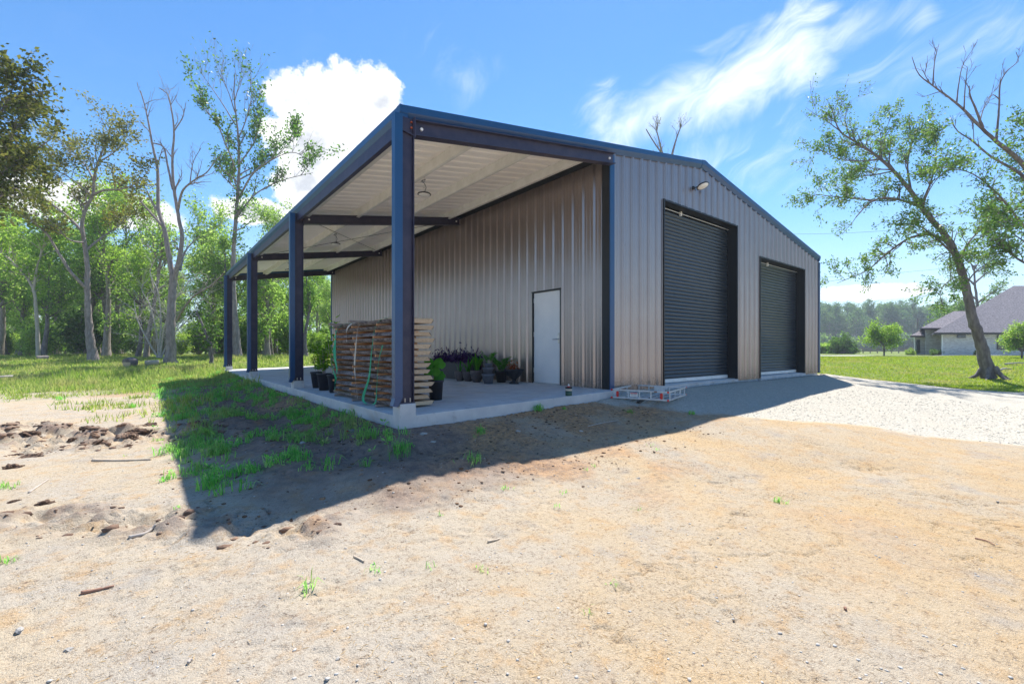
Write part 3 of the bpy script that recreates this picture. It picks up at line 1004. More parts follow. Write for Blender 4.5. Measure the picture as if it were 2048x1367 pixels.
def build_frame():
    top = 0.072
    for k, y in enumerate(POST_Y):
        yc = y + 0.11
        x0, x1 = XS + 0.035, XS + 0.225
        zt = float(roof_z(x1)) - 0.20
        mb = MB()
        mb.box(x0, x0 + 0.012, yc - 0.075, yc + 0.075, top + 0.016, zt)
        mb.box(x1 - 0.012, x1, yc - 0.075, yc + 0.075, top + 0.016, zt)
        mb.box(x0 + 0.0121, x1 - 0.0121, yc - 0.035, yc - 0.025, top + 0.016, zt)
        p = mb.build('post', M['steel'], BLD)
        MB().box(XS + 0.01, XS + 0.228, yc - 0.095, yc + 0.10, top + 0.001, top + 0.015).build('base_plate', M['steel'], p)
        for bx in (0.09, 0.165):
            MB().lathe([(0.007, 0), (0.007, 0.055), (0.0, 0.055)], 8, (XS + bx, yc - 0.07, top + 0.016)).build('anchor_bolt', M['chrome'], p)
        # sloping stiffener at the knee and bolted end plate
        zk = float(roof_z(x1)) - 0.43
        MB().bar((x0 + 0.014, yc - 0.052, zk + 0.03), (x1 - 0.014, yc - 0.052, zk), 0.045, 0.012).build('stiffener', M['steel'], p)
        MB().box(x1 + 0.001, x1 + 0.016, yc - 0.085, yc + 0.085, zk - 0.03, zk + 0.25).build('end_plate', M['steel'], p)
        for bz in (0.09, 0.165):
            MB().lathe([(0.016, 0), (0.016, 0.018), (0, 0.018)], 6, (x1 - 0.035, yc - 0.058, zk + bz)).build('bolt', M['rust'], p)
        # downpipe down the outside of the post
        mb = MB()
        w = 0.10
        zd = top - 0.005
        mb.box(XS - 0.074, XS + 0.0335, y - 0.012, y + w, zd + 0.09, ZE - 0.19)
        mb.add([(XS - 0.074, y - 0.012, zd + 0.0899), (XS + 0.0335, y - 0.012, zd + 0.0899), (XS + 0.0335, y + w, zd + 0.0899), (XS - 0.074, y + w, zd + 0.0899),
                (XS - 0.105, y - 0.012, zd - 0.015), (XS - 0.03, y - 0.012, zd - 0.03), (XS - 0.03, y + w, zd - 0.03), (XS - 0.105, y + w, zd - 0.015)],
               [(0, 1, 5, 4), (1, 2, 6, 5), (2, 3, 7, 6), (3, 0, 4, 7)])
        mb.build('downpipe', M['trim'], BLD, bevel=0.004)
        # rafter out to the wall
        xa, xb = x1 + 0.017, -0.03
        mb = MB()
        za, zb = float(roof_z(xa)) - 0.42, float(roof_z(xb)) - 0.42
        d = 0.215
        for (lo, hi, ya, yb) in ((0.0, 0.012, yc - 0.075, yc + 0.075), (d - 0.012, d, yc - 0.075, yc + 0.075), (0.0121, d - 0.0121, yc - 0.005, yc + 0.005)):
            V = [(xa, ya, za + lo), (xb, ya, zb + lo), (xb, yb, zb + lo), (xa, yb, za + lo), (xa, ya, za + hi), (xb, ya, zb + hi), (xb, yb, zb + hi), (xa, yb, za + hi)]
            mb.add(V, [(3, 2, 1, 0), (4, 5, 6, 7), (0, 1, 5, 4), (1, 2, 6, 5), (2, 3, 7, 6), (3, 0, 4, 7)])
        r = mb.build('rafter', M['steel'], BLD)
        for bx in (xa + 0.12, xb - 0.12):
            bz = float(roof_z(bx)) - 0.31
            MB().tube([(bx, yc - 0.006, bz), (bx, yc - 0.03, bz)], 0.022, 8).build('bolt', M['white'], r)
    # purlins (C sections) along the porch roof
    for x in (-4.26, -3.07, -1.79, -0.42):
        z = float(roof_z(x)) - 0.035
        mb = MB()
        dz = SLOPE * 0.065
        mb.box(x - 0.004, x + 0.004, 0.0, LEN - 0.1, z - 0.20, z - 0.004)
        mb.box(x + 0.0041, x + 0.065, 0.0, LEN - 0.1, z - 0.20, z - 0.194)
        mb.box(x + 0.0041, x + 0.065, 0.0, LEN - 0.1, z - 0.010, z - 0.004)
        mb.box(x + 0.059, x + 0.065, 0.0, LEN - 0.1, z - 0.1939, z - 0.175)
        mb.build('purlin', M['purlin'], BLD)
    z = ZE
    MB().box(-4.475, -4.405, -0.02, LEN - 0.02, z - 0.34, z - 0.07).build('eave_strut', M['steel'], BLD)
    MB().box(W - 0.03, W + 0.05, 0.0, LEN, z - 0.30, z - 0.05).build('eave_strut', M['trim'], BLD)
    # dark closing strip above the side wall and a flange at its foot
    MB().box(-0.045, -0.036, 0.06, LEN - 0.02, 4.62, 4.83).build('head_trim', M['black'], BLD)
    # brace wires under the second bay roof
    for (xa, ya, xb, yb) in ((-4.1, 5.9, -0.35, 11.0), (-0.35, 5.9, -4.1, 11.0)):
        MB().tube([(xa, ya, float(roof_z(xa)) - 0.27), (xb, yb, float(roof_z(xb)) - 0.27)], 0.007, 5).build('brace_rod', M['black'], BLD)
    # angle under the rake over the open bay
    V = []
    mb = MB()
    for o0, o1, zz0, zz1 in ((0.0, 0.05, -0.262, -0.215),):
        xa, xb = -4.40, -0.12
        V = [(x, yy, float(roof_z(x)) + zz) for x in (xa, xb) for yy in (-0.06, 0.0) for zz in (zz0, zz1)]
        mb.add(V, [(0, 1, 3, 2), (4, 6, 7, 5), (0, 4, 5, 1), (2, 3, 7, 6), (1, 5, 7, 3), (0, 2, 6, 4)])
    mb.build('rake_angle', M['trim'], BLD)
    # closing flashing behind rake
    mb = MB()
    V = [(x, yy, float(roof_z(x)) + zz) for x in (-4.47, 0.0) for yy in (0.005, 0.02) for zz in (-0.235, -0.02)]
    mb.add(V, [(0, 1, 3, 2), (4, 6, 7, 5), (0, 4, 5, 1), (2, 3, 7, 6), (1, 5, 7, 3), (0, 2, 6, 4)])
    mb.build('rake_flashing', M['black'], BLD)


PROF = [(0.0, 0.0), (0.0, -0.098), (-0.055, -0.185), (-0.115, -0.185), (-0.115, -0.004)]


def build_roof():
    y0, y1 = -0.05, LEN + 0.08
    n = 19
    for side in (0, 1):
        for i in range(n):
            a, b = y0 + (y1 - y0) * i / n, y0 + (y1 - y0) * (i + 1) / n
            pr = profile(a, b, 0.1)
            xs = (XE + 0.01, XR - 0.002) if side == 0 else (XR + 0.002, 2 * XR - XE - 0.01)
            V, F = [], []
            for s, o in pr:
                for x in xs:
                    V.append((x, s, float(roof_z(x)) - 0.046 + o * 1.25))
            for k in range(len(pr) - 1):
                F.append((2 * k, 2 * k + 1, 2 * k + 3, 2 * k + 2))
            link('roof_panel', mesh_from('roof_panel', V, F, M['roof']), BLD)
    # rake trims on the front gable, in lengths, and on the back
    def rake(xa, xb, yf, sgn, lift=0.0, name='rake_trim'):
        mb = MB()
        V = []
        for x in (xa, xb):
            for o, z in PROF:
                V.append((x, yf - sgn * (o + lift), float(roof_z(x)) + z + (lift if z > -0.05 else -lift)))
        k = len(PROF)
        F = [list(range(k))[::-1], list(range(k, 2 * k))] + [(i, (i + 1) % k, k + (i + 1) % k, k + i) for i in range(k)]
        mb.add(V, F)
        return mb.build(name, M['trim'], BLD)
    cuts = [XE, -0.35, XR - 0.004]
    for yf, sg in ((-0.09, 1), (LEN + 0.10, -1)):
        for a, b in zip(cuts[:-1], cuts[1:]):
            rake(a, b - 0.002, yf, sg)
            rake(2 * XR - b + 0.002, 2 * XR - a, yf, sg)
        V = []
    # ridge piece over the joint
    for a, b in ((XR - 0.13, XR), (XR, XR + 0.13)):
        rake(a, b, -0.09, 1, 0.006, 'ridge_piece')
    mb = MB()
    for sx in (-1, 1):
        xa, xb = XR, XR + sx * 0.2
        mb.add([(xa, -0.08, float(roof_z(XR)) + 0.012), (xa, LEN + 0.08, float(roof_z(XR)) + 0.012), (xb, LEN + 0.08, float(roof_z(xb)) + 0.006), (xb, -0.08, float(roof_z(xb)) + 0.006)], [(0, 1, 2, 3)])
    mb.build('ridge_cap', M['trim'], BLD)
    # gutters along both eaves, in lengths
    for side in (0, 1):
        for k in range(6):
            a, b = -0.085 + k * (LEN + 0.18) / 6, -0.085 + (k + 1) * (LEN + 0.18) / 6 - 0.003
            mb = MB()
            xo = XE if side == 0 else 2 * XR - XE
            sg = 1 if side == 0 else -1
            V = [(xo - sg * o, y, ZE + z) for y in (a, b) for o, z in PROF]
            q = len(PROF)
            mb.add(V, [list(range(q)), list(range(q, 2 * q))[::-1]] + [(i, q + i, q + (i + 1) % q, (i + 1) % q) for i in range(q)])
            mb.build('gutter', M['trim'], BLD)


def build_trims():
    MB().box(XE - 0.004, XE + 0.112, -0.094, 0.02, ZE - 0.100, ZE + 0.004).build('corner_cap', M['trim'], BLD)
    MB().box(2 * XR - XE - 0.112, 2 * XR - XE + 0.004, -0.094, 0.02, ZE - 0.100, ZE + 0.004).build('corner_cap', M['trim'], BLD)
    # corner trims in blue; the near one's black return paints in its shaded side
    zt0 = float(roof_z(0)) - 0.19
    MB().box(-0.050, 0.085, -0.042, -0.022, -0.052, zt0).build('corner_trim', M['trim'], BLD, bevel=0.003)
    MB().box(-0.056, -0.01, -0.0215, 0.165, -0.03, zt0 - 0.01).build('corner_shade_return', M['black'], BLD)
    MB().box(W - 0.06, W + 0.045, -0.040, 0.10, -0.05, float(roof_z(W)) - 0.19).build('corner_trim', M['trim'], BLD, bevel=0.004)
    MB().box(-0.045, 0.10, LEN - 0.10, LEN + 0.042, -0.05, 4.66).build('corner_trim', M['trim'], BLD, bevel=0.004)
    MB().box(W - 0.10, W + 0.045, LEN - 0.10, LEN + 0.042, -0.05, ZE - 0.2).build('corner_trim', M['trim'], BLD, bevel=0.004)


def build_rollup(a, b, z, depth=0.252):
    t = thing('roll_up_door', None, None)
    t.parent = BLD
    # corrugated curtain hung between the guides, with its bottom bar
    V, F = [], []
    zz = 0.10
    prof = []
    P = 0.0885
    while zz < z - 0.10:
        for f, o in ((0.0, 0.0), (0.10, 0.008), (0.30, 0.020), (0.55, 0.022), (0.80, 0.012), (0.93, 0.002)):
            prof.append((zz + f * P, o))
        zz += P
    for zc, o in prof:
        V += [(a + 0.03, depth - o, zc), (b - 0.03, depth - o, zc)]
    for k in range(len(prof) - 1):
        F.append((2 * k, 2 * k + 1, 2 * k + 3, 2 * k + 2))
    link('curtain', mesh_from('curtain', V, F, M['curtain']), t)
    MB().box(a + 0.03, b - 0.03, depth - 0.030, depth + 0.01, 0.012, 0.098).build('bottom_bar', M['purlin'], t, bevel=0.003)
    MB().box(a - 0.012, a + 0.028, -0.037, depth + 0.03, -0.045, z + 0.012).build('jamb', M['black'], t)
    MB().box(b - 0.028, b + 0.012, -0.037, depth + 0.03, -0.045, z + 0.012).build('jamb', M['black'], t)
    MB().box(a + 0.0285, b - 0.0285, -0.037, depth + 0.03, z - 0.028, z + 0.012).build('head_jamb', M['black'], t)
    MB().tube([(a + 0.03, depth - 0.05, z - 0.075), (b - 0.03, depth - 0.05, z - 0.075)], 0.011, 8).build('head_rod', M['alu'], t)
    MB().box(a + 1.05, a + 1.10, depth - 0.065, depth - 0.02, z - 0.13, z - 0.02).build('bracket', M['purlin'], t)
    MB().box(b - 0.055, b - 0.0285, depth - 0.05, depth + 0.02, 0.0, z - 0.03).build('guide', M['black'], t)


def build_entry():
    y0, y1, zt = ENTRY
    t = thing('entry_door', None, None)
    t.parent = BLD
    MB().box(-0.004, 0.040, y0 + 0.035, y1 - 0.035, 0.022, zt - 0.035).build('door_leaf', M['white_door'], t, bevel=0.003)
    MB().box(-0.040, 0.06, y0, y0 + 0.031, 0.0, zt).build('frame', M['black'], t)
    MB().box(-0.040, 0.06, y1 - 0.031, y1, 0.0, zt).build('frame', M['black'], t)
    MB().box(-0.044, 0.06, y0 - 0.012, y1 + 0.012, zt - 0.028, zt + 0.004).build('head_frame', M['black'], t)
    MB().box(-0.035, 0.05, y0 + 0.032, y1 - 0.032, 0.0, 0.016).build('threshold', M['alu'], t)
    yl = y0 + 0.035 + 0.065
    h = MB().box(-0.012, -0.0045, yl - 0.024, yl + 0.024, 0.93, 1.17).build('lock_plate', M['chrome'], t, bevel=0.003)
    MB().tube([(-0.012, yl, 1.03), (-0.055, yl, 1.03), (-0.06, yl + 0.03, 1.03), (-0.06, yl + 0.14, 1.025)], 0.010, 8).build('lever', M['chrome'], h)
    MB().lathe([(0.018, 0), (0.018, 0.012), (0, 0.012)], 10, (-0.018, yl, 1.12)).build('lock_cylinder', M['chrome'], h)
    for z in (0.25, 1.10, 1.90):
        MB().box(-0.018, -0.0045, y1 - 0.046, y1 - 0.032, z, z + 0.11).build('hinge', M['alu'], t)


build_walls()
build_concrete()
build_frame()
build_roof()
build_trims()
for d in DOORS:
    build_rollup(*d)
build_entry()


# ------------------------------------------------------------------ lamps
def bay_lamp(x, y, label):
    t = thing('bay_lamp', label, 'lamp', (x, y, 3.785), 0, 'disc lamps under the porch roof')
    MB().lathe([(0.0, 0.045), (0.05, 0.045), (0.06, 0.03), (0.125, 0.018), (0.130, 0.0), (0.118, -0.004)], 24).build('lamp_body', M['black'], t, True)
    MB().lathe([(0.116, -0.003), (0.09, -0.010), (0.0, -0.014)], 24).build('lens', M['lens'], t, True)
    MB().tube([(0, 0, 0.046), (0, 0, 0.10), (0.02, 0, 0.12), (0, 0, 0.145), (-0.015, 0, 0.12)], 0.006, 6).build('hook', M['chrome'], t)
    MB().tube([(0.012, 0, 0.046), (0.05, 0.02, 0.15), (0.03, 0.05, 0.24), (-0.03, 0.10, 0.27), (0.04, 0.02, 0.31)], 0.006, 6).build('cord', M['black'], t)
    MB().tube([(0, 0, 0.14), (0, 0, 0.36)], 0.004, 5).build('hanger', M['chrome'], t)
    MB().box(0.0, 0.05, 0.05, 0.12, 0.27, 0.31).build('junction_box', M['chrome'], t)
    return t


bay_lamp(-3.03, 2.06, 'black disc lamp hanging in the nearest porch bay, beside the front post')
bay_lamp(-3.03, 7.39, 'black disc lamp hanging in the second porch bay, by the brace wires')
bay_lamp(-3.03, 12.9, 'smallest looking disc lamp, hanging in the far porch bay nearest the trees')


def wall_lamp():
    x, z = 3.19, 4.72
    t = thing('wall_lamp', 'round disc floodlight on a short arm high under the ridge of the front gable', 'lamp', (x, -0.21, z))
    MB().tube([(-0.10, 0.178, -0.02), (-0.05, 0.10, 0.0), (0, 0.02, 0.02)], 0.014, 8).build('arm', M['black'], t)
    MB().box(-0.13, -0.07, 0.165, 0.202, -0.05, 0.02).build('mounting_plate', M['black'], t)
    a = MB().lathe([(0.0, 0.05), (0.07, 0.05), (0.13, 0.03), (0.15, 0.0), (0.14, -0.006)], 24).build('lamp_body', M['black'], t, True)
    b = MB().lathe([(0.138, -0.004), (0.10, -0.02), (0.0, -0.028)], 24).build('lens', M['lens'], t, True)
    for o in (a, b):
        o.rotation_euler = (math.radians(-22), math.radians(0), 0)


wall_lamp()


# ------------------------------------------------------------------ lumber stack
ORD = ['lowest', 'second from the bottom', 'third from the bottom', 'fourth from the bottom', 'fifth from the bottom', 'sixth from the bottom', 'seventh from the bottom',
       'eighth from the bottom', 'seventh from the top', 'sixth from the top', 'fifth from the top', 'fourth from the top', 'third from the top', 'second from the top', 'topmost']


def timber_slab(x0, x1, y0, y1, z, th, seed, label):
    r = np.random.default_rng(seed)
    n = 22
    ys = np.linspace(y0, y1, n)
    wl = 0.022 * fbm(ys, ys * 0 + seed, 0.5, 3, seed) + 0.010 * r.standard_normal(n) * 0.5
    wr = 0.022 * fbm(ys, ys * 0 + seed + 50, 0.5, 3, seed + 1) + 0.008 * r.standard_normal(n) * 0.5
    up = r.random() < 0.5
    cut = 0.035 + 0.025 * r.random()
    bow = 0.006 * np.sin(np.linspace(0, math.pi, n)) * r.choice([-1, 1])
    V = []
    for i in range(n):
        xl, xr = x0 + wl[i], x1 + wr[i]
        a, b = (0, cut) if up else (cut, 0)
        V += [(xl + a, ys[i], z + bow[i]), (xr - a, ys[i], z + bow[i]), (xr - b, ys[i], z + th + bow[i]), (xl + b, ys[i], z + th + bow[i])]
    F = []
    for i in range(n - 1):
        k = 4 * i
        F += [(k, k + 4, k + 5, k + 1), (k + 3, k + 2, k + 6, k + 7), (k + 1, k + 5, k + 6, k + 2), (k, k + 3, k + 7, k + 4)]
    F += [(0, 1, 2, 3), (4 * n - 1, 4 * n - 2, 4 * n - 3, 4 * n - 4)]
    o = link('timber_slab', mesh_from('timber_slab', V, F, M['wood']))
    tag(o, label, 'lumber', 'bark-edged slabs in the lumber stack')
    # bark left on both edges, rough and proud of the sawn faces
    for side in (0, 1):
        m = 90
        yy = np.linspace(y0 + 0.012, y1 - 0.012, m)
        xl = np.interp(yy, ys, [V[4 * i + (0 if side == 0 else 1)][0] for i in range(n)])
        xt = np.interp(yy, ys, [V[4 * i + (3 if side == 0 else 2)][0] for i in range(n)])
        bz = np.interp(yy, ys, z + bow)
        rows = []
        for q in range(6):
            t = q / 5
            bul = math.sin(t * math.pi) * 0.010 + 0.004
            rg = 0.011 * np.abs(fbm(yy * 1.0, yy * 0 + t * 0.2 + seed, 0.07, 2, seed + 9 + side)) + 0.004 * r.random(m)
            sg = -1 if side == 0 else 1
            rows.append(np.stack([xl + (xt - xl) * t + sg * (bul + rg), yy, bz + th * (0.02 + 0.96 * t)], 1))
        VV = np.concatenate(rows)
        idx = np.arange(6 * m).reshape(6, m)
        FF = np.stack([idx[:-1, :-1], idx[:-1, 1:], idx[1:, 1:], idx[1:, :-1]], -1).reshape(-1, 4)
        link('bark_edge', mesh_from('bark_edge', VV, FF, M['bark']), o)
    return o


def lumber():
    z = patio_z(-4.1) + 0.002
    nl, th, gap = 14, 0.062, 0.0345
    spots = [('far', 3.02), ('middle', 2.02), ('near', 0.98)]
    small = MB().box(-0.36, 0.36, -0.024, 0.024, 0, gap - 0.001)
    proto = small.build('spacer_stick', M['sticker'], None, bevel=0.002)
    first = True
    r = np.random.default_rng(5)
    for i in range(nl):
        # spacers below this slab
        for nm, y in spots:
            o = proto if first else proto.copy()
            if not first:
                COL.objects.link(o)
            first = False
            o.location = (-4.06 + r.uniform(-0.05, 0.03), y + r.uniform(-0.05, 0.05), z)
            o.rotation_euler = (0, 0, r.uniform(-0.06, 0.06))
            place = 'lowest slab' if i == 0 else ('slab ' + ORD[i if i < 8 else i + 1])
            if i == 0:
                lab = 'grey weathered bearer stick on the concrete under the %s end of the lumber stack' % nm if nm != 'middle' else 'grey weathered bearer stick on the concrete under the middle of the lumber stack'
            else:
                lab = 'orange spacer stick under the %s, %s row of the lumber stack' % (place.replace('slab ', 'slab '), nm)
            tag(o, lab, 'wooden stick', 'spacer sticks between the slabs')
        z += gap
        w = r.uniform(-0.035, 0.035)
        ya = 0.44 + r.uniform(-0.05, 0.06)
        timber_slab(-4.335 + r.uniform(-0.025, 0.02), -3.73 + w, ya, 3.33 + r.uniform(-0.12, 0.06), z, th - r.uniform(0, 0.006), 100 + i,
                    'bark-edged timber slab, %s in the strapped lumber stack' % ORD[i if i < 8 else i + 1])
        z += th
    for ob in list(bpy.data.objects):
        if ob.name.startswith('spacer_stick') and ob.location.z < patio_z(-4.1) + 0.03:
            ob.data = ob.data.copy()
            ob.data.materials[0] = M['stickergrey']
    ztop = z
    # loose spacers and a thin board on the top
    for (x, y, lab, mt) in ((-4.12, 3.16, 'orange spacer stick lying loose on the far end of the lumber stack top', 'sticker'), (-4.15, 1.98, 'orange spacer stick lying loose on the middle of the lumber stack top', 'sticker')):
        o = proto.copy()
        COL.objects.link(o)
        o.location = (x, y, ztop)
        o.rotation_euler = (0, 0, 0.05)
        tag(o, lab, 'wooden stick', 'spacer sticks between the slabs')
    b = MB().box(-4.25, -3.68, 0.55, 1.45, ztop + 0.001, ztop + 0.028).build('board', M['wood'], None, bevel=0.003)
    tag(b, 'short pale board lying loose on the near end of the lumber stack top', 'board')
    z0 = patio_z(-4.1)

    def ribbon(name, pts, wdt, wdir, mt, label, sub=8):
        P = np.array(pts, float)
        t = np.linspace(0, 1, len(P))
        tt = np.linspace(0, 1, (len(P) - 1) * sub + 1)
        Q = np.stack([catmull(t, P[:, k], tt) for k in range(3)], 1)
        wd = np.array(wdir, float)
        tw = 0.35 * np.sin(np.linspace(0, 9, len(Q)))
        V = []
        for q, a in zip(Q, tw):
            d = wd * math.cos(a) + np.array((1.0, 0, 0)) * math.sin(a)
            for sx, e in ((-1, 0.0), (1, 0.0), (1, 0.004), (-1, 0.004)):
                V.append(q + d * sx * wdt / 2 + np.array((-e, 0, e * 0.5)))
        F = []
        for i in range(len(Q) - 1):
            k = 4 * i
            for a in range(4):
                F.append((k + a, k + (a + 1) % 4, k + 4 + (a + 1) % 4, k + 4 + a))
        F += [(0, 1, 2, 3), (4 * len(Q) - 1, 4 * len(Q) - 2, 4 * len(Q) - 3, 4 * len(Q) - 4)]
        o = link(name, mesh_from(name, V, F, mt))
        return tag(o, label, 'strap')

    ribbon('ratchet_strap', [(-3.9, 2.72, ztop + 0.02), (-4.25, 2.80, ztop + 0.025), (-4.40, 2.93, ztop - 0.10), (-4.42, 2.98, z0 + 1.0), (-4.44, 2.92, z0 + 0.75), (-4.42, 2.86, z0 + 0.5), (-4.42, 2.97, z0 + 0.33), (-4.43, 2.94, z0 + 0.12)],
           0.070, (0, 1, 0), M['strapgreen'], 'green ratchet strap hanging straight down over the far end of the lumber stack')
    ribbon('ratchet_strap', [(-4.43, 2.99, z0 + 0.95), (-4.46, 3.04, z0 + 0.72), (-4.46, 2.95, z0 + 0.5), (-4.43, 2.90, z0 + 0.36), (-4.42, 2.96, z0 + 0.30), (-4.44, 2.90, z0 + 0.24), (-4.42, 2.86, z0 + 0.36)],
           0.05, (0, 1, 0), M['strapgreen'], 'shorter green strap end looped and knotted at the far end of the stack')
    ribbon('ratchet_strap', [(-3.9, 0.98, ztop + 0.032), (-4.27, 1.0, ztop + 0.03), (-4.40, 1.06, ztop - 0.12), (-4.42, 1.16, z0 + 0.85), (-4.43, 1.24, z0 + 0.45), (-4.44, 1.46, z0 + 0.13), (-4.45, 1.38, z0 + 0.03), (-4.45, 1.15, z0 + 0.02),
                             (-4.44, 0.95, z0 + 0.08), (-4.43, 0.92, z0 + 0.35), (-4.42, 0.88, z0 + 0.7), (-4.39, 0.8, z0 + 0.95)],
           0.062, (0, 1, 0), M['strapgreen'], 'long green strap hanging in a loose loop down to the concrete by the corner post')
    ribbon('webbing_strap', [(-3.95, 2.2, ztop + 0.03), (-4.25, 2.23, ztop + 0.03), (-4.40, 2.33, ztop - 0.08), (-4.41, 2.36, ztop - 0.33)], 0.05, (0, 1, 0), M['strapwhite'],
           'short white strap end draped over the top edge of the lumber stack')
    ribbon('webbing_strap', [(-4.30, 1.88, ztop - 0.02), (-4.385, 1.86, ztop - 0.1), (-4.40, 1.93, z0 + 0.9), (-4.40, 1.98, z0 + 0.6), (-4.40, 1.93, z0 + 0.35), (-4.40, 1.84, z0 + 0.05)], 0.035, (0, 1, 0), M['strapwhite'],
           'white strap running down the middle of the bark face of the stack')


def catmull(t, v, tt):
    m = np.gradient(v, t)
    i = np.clip(np.searchsorted(t, tt, side='right') - 1, 0, len(t) - 2)
    h = t[i + 1] - t[i]
    s = (tt - t[i]) / h
    return ((2 * s**3 - 3 * s**2 + 1) * v[i] + (s**3 - 2 * s**2 + s) * h * m[i] + (-2 * s**3 + 3 * s**2) * v[i + 1] + (s**3 - s**2) * h * m[i + 1])


lumber()


# ------------------------------------------------------------------ leaves and plants
def rhombi(C, D, L, Wd, r):
    """Leaf quads: centre C, long direction D, length L, width Wd (arrays)."""
    n = len(C)
    D = D / np.maximum(np.linalg.norm(D, axis=1, keepdims=True), 1e-9)
    R = r.standard_normal((n, 3))
    S = np.cross(D, R)
    S /= np.maximum(np.linalg.norm(S, axis=1, keepdims=True), 1e-9)
    L, Wd = np.broadcast_to(L, n)[:, None], np.broadcast_to(Wd, n)[:, None]
    V = np.stack([C - D * L / 2, C + S * Wd / 2, C + D * L / 2, C - S * Wd / 2], 1).reshape(-1, 3)
    F = np.arange(4 * n).reshape(n, 4)
    return V, F


def blades(P, hgt, wid, lean, r, seg=2):
    """Curved grass blades from points P. Tip bends over by lean."""
    n = len(P)
    a = r.uniform(0, 2 * np.pi, n)
    out = np.stack([np.cos(a), np.sin(a), np.zeros(n)], 1)
    side = np.stack([-np.sin(a), np.cos(a), np.zeros(n)], 1)
    hgt, wid, lean = [np.broadcast_to(q, n)[:, None] for q in (hgt, wid, lean)]
    up = np.array([0, 0, 1.0])
    if seg == 1:
        V = np.stack([P - side * wid / 2, P + side * wid / 2, P + out * lean * hgt + up * hgt * np.sqrt(np.maximum(1 - lean**2 * 0.8, 0.05))], 1).reshape(-1, 3)
        return V, np.arange(3 * n).reshape(n, 3)
    m = P + out * lean * hgt * 0.28 + up * hgt * 0.62
    t = P + out * lean * hgt + up * hgt * np.clip(1.02 - 0.75 * lean**1.5, 0.1, 1)
    V = np.stack([P - side * wid * 0.5, P + side * wid * 0.5, m + side * wid * 0.42, m - side * wid * 0.42, t], 1).reshape(-1, 3)
    b = np.arange(n)[:, None] * 5
    F = np.concatenate([b + np.array([[0, 1, 2]]), b + np.array([[0, 2, 3]]), b + np.array([[3, 2, 4]])])
    return V, F


def strap_leaves(n, L, wd, lean, r, base_r=0.03, seg=6):
    """Long arching leaves from a crown at the origin."""
    V, F = [], []
    for k in range(n):
        a = r.uniform(0, 2 * math.pi)
        l = L * r.uniform(0.6, 1.1)
        le = lean * r.uniform(0.5, 1.3)
        o = np.array((math.cos(a), math.sin(a), 0))
        s = np.array((-math.sin(a), math.cos(a), 0))
        p = o * base_r * r.random()
        el = math.radians(86)
        k0 = len(V)
        for i in range(seg + 1):
            t = i / seg
            w = wd * (0.55 + 0.9 * t) * (1 - t ** 3) if t < 1 else 0.0
            V += [p - s * w / 2, p + np.array((0, 0, -w * 0.12)), p + s * w / 2]
            el -= le / seg * (0.5 + t)
            p = p + l / seg * (o * math.cos(el) + np.array((0, 0, math.sin(el))))
        for i in range(seg):
            q = k0 + 3 * i
            F += [(q, q + 1, q + 4, q + 3), (q + 1, q + 2, q + 5, q + 4)]
    return V, F


def pot_mesh(r0, r1, h, rim=0.012, band=0.03):
    return MB().lathe([(r0, 0.0), (r0 + (r1 - r0) * 0.97, h - band), (r1 + rim, h - band + 0.004), (r1 + rim, h), (r1 - 0.006, h), (r1 - 0.012, h - 0.045), (0.0, h - 0.045)], 24)


def soil_disc(r, z):
    return MB().lathe([(0.0, z + 0.008), (r, z)][::-1], 18)


def potted(name, label, cat, loc, pm, r0, r1, h, rim=0.012, band=0.03, group=None, n=24):
    t = thing(name, label, cat, loc, 0, group)
    pot_mesh(r0, r1, h, rim, band).build('pot', M[pm], t, True)
    soil_disc(r1 - 0.011, h - 0.044).build('soil', M['potsoil'], t)
    return t


def shrub_foliage(r, n, hh, rad, L, wd, z0):
    """Thin upright stems with small leaves."""
    st, C, D = MB(), [], []
    for k in range(n):
        a = r.uniform(0, 2 * math.pi)
        tip = np.array((math.cos(a) * rad * r.random(), math.sin(a) * rad * r.random(), hh * r.uniform(0.6, 1.05)))
        base = np.array((tip[0] * 0.15, tip[1] * 0.15, 0))
        mid = base * 0.4 + tip * 0.6 + np.array((0, 0, 0.08))
        P = np.array([base, mid * 0.6 + base * 0.4, mid, tip]) + np.array((0, 0, z0))
        st.tube(P, [0.006, 0.005, 0.004, 0.002], 5)
        for q in range(26):
            t = r.uniform(0.2, 1)
            p = P[0] * (1 - t) + P[-1] * t + r.normal(0, 0.02, 3)
            d = r.normal(0, 1, 3)
            d[2] = abs(d[2]) * 0.4
            d /= np.linalg.norm(d)
            for e in range(3):
                C.append(p + d * (0.03 + 0.028 * e))
                D.append(d + r.normal(0, 0.5, 3))
    V, F = rhombi(np.array(C), np.array(D), L * r.uniform(0.7, 1.2, len(C)), wd * r.uniform(0.7, 1.2, len(C)), r)
    return st, V, F


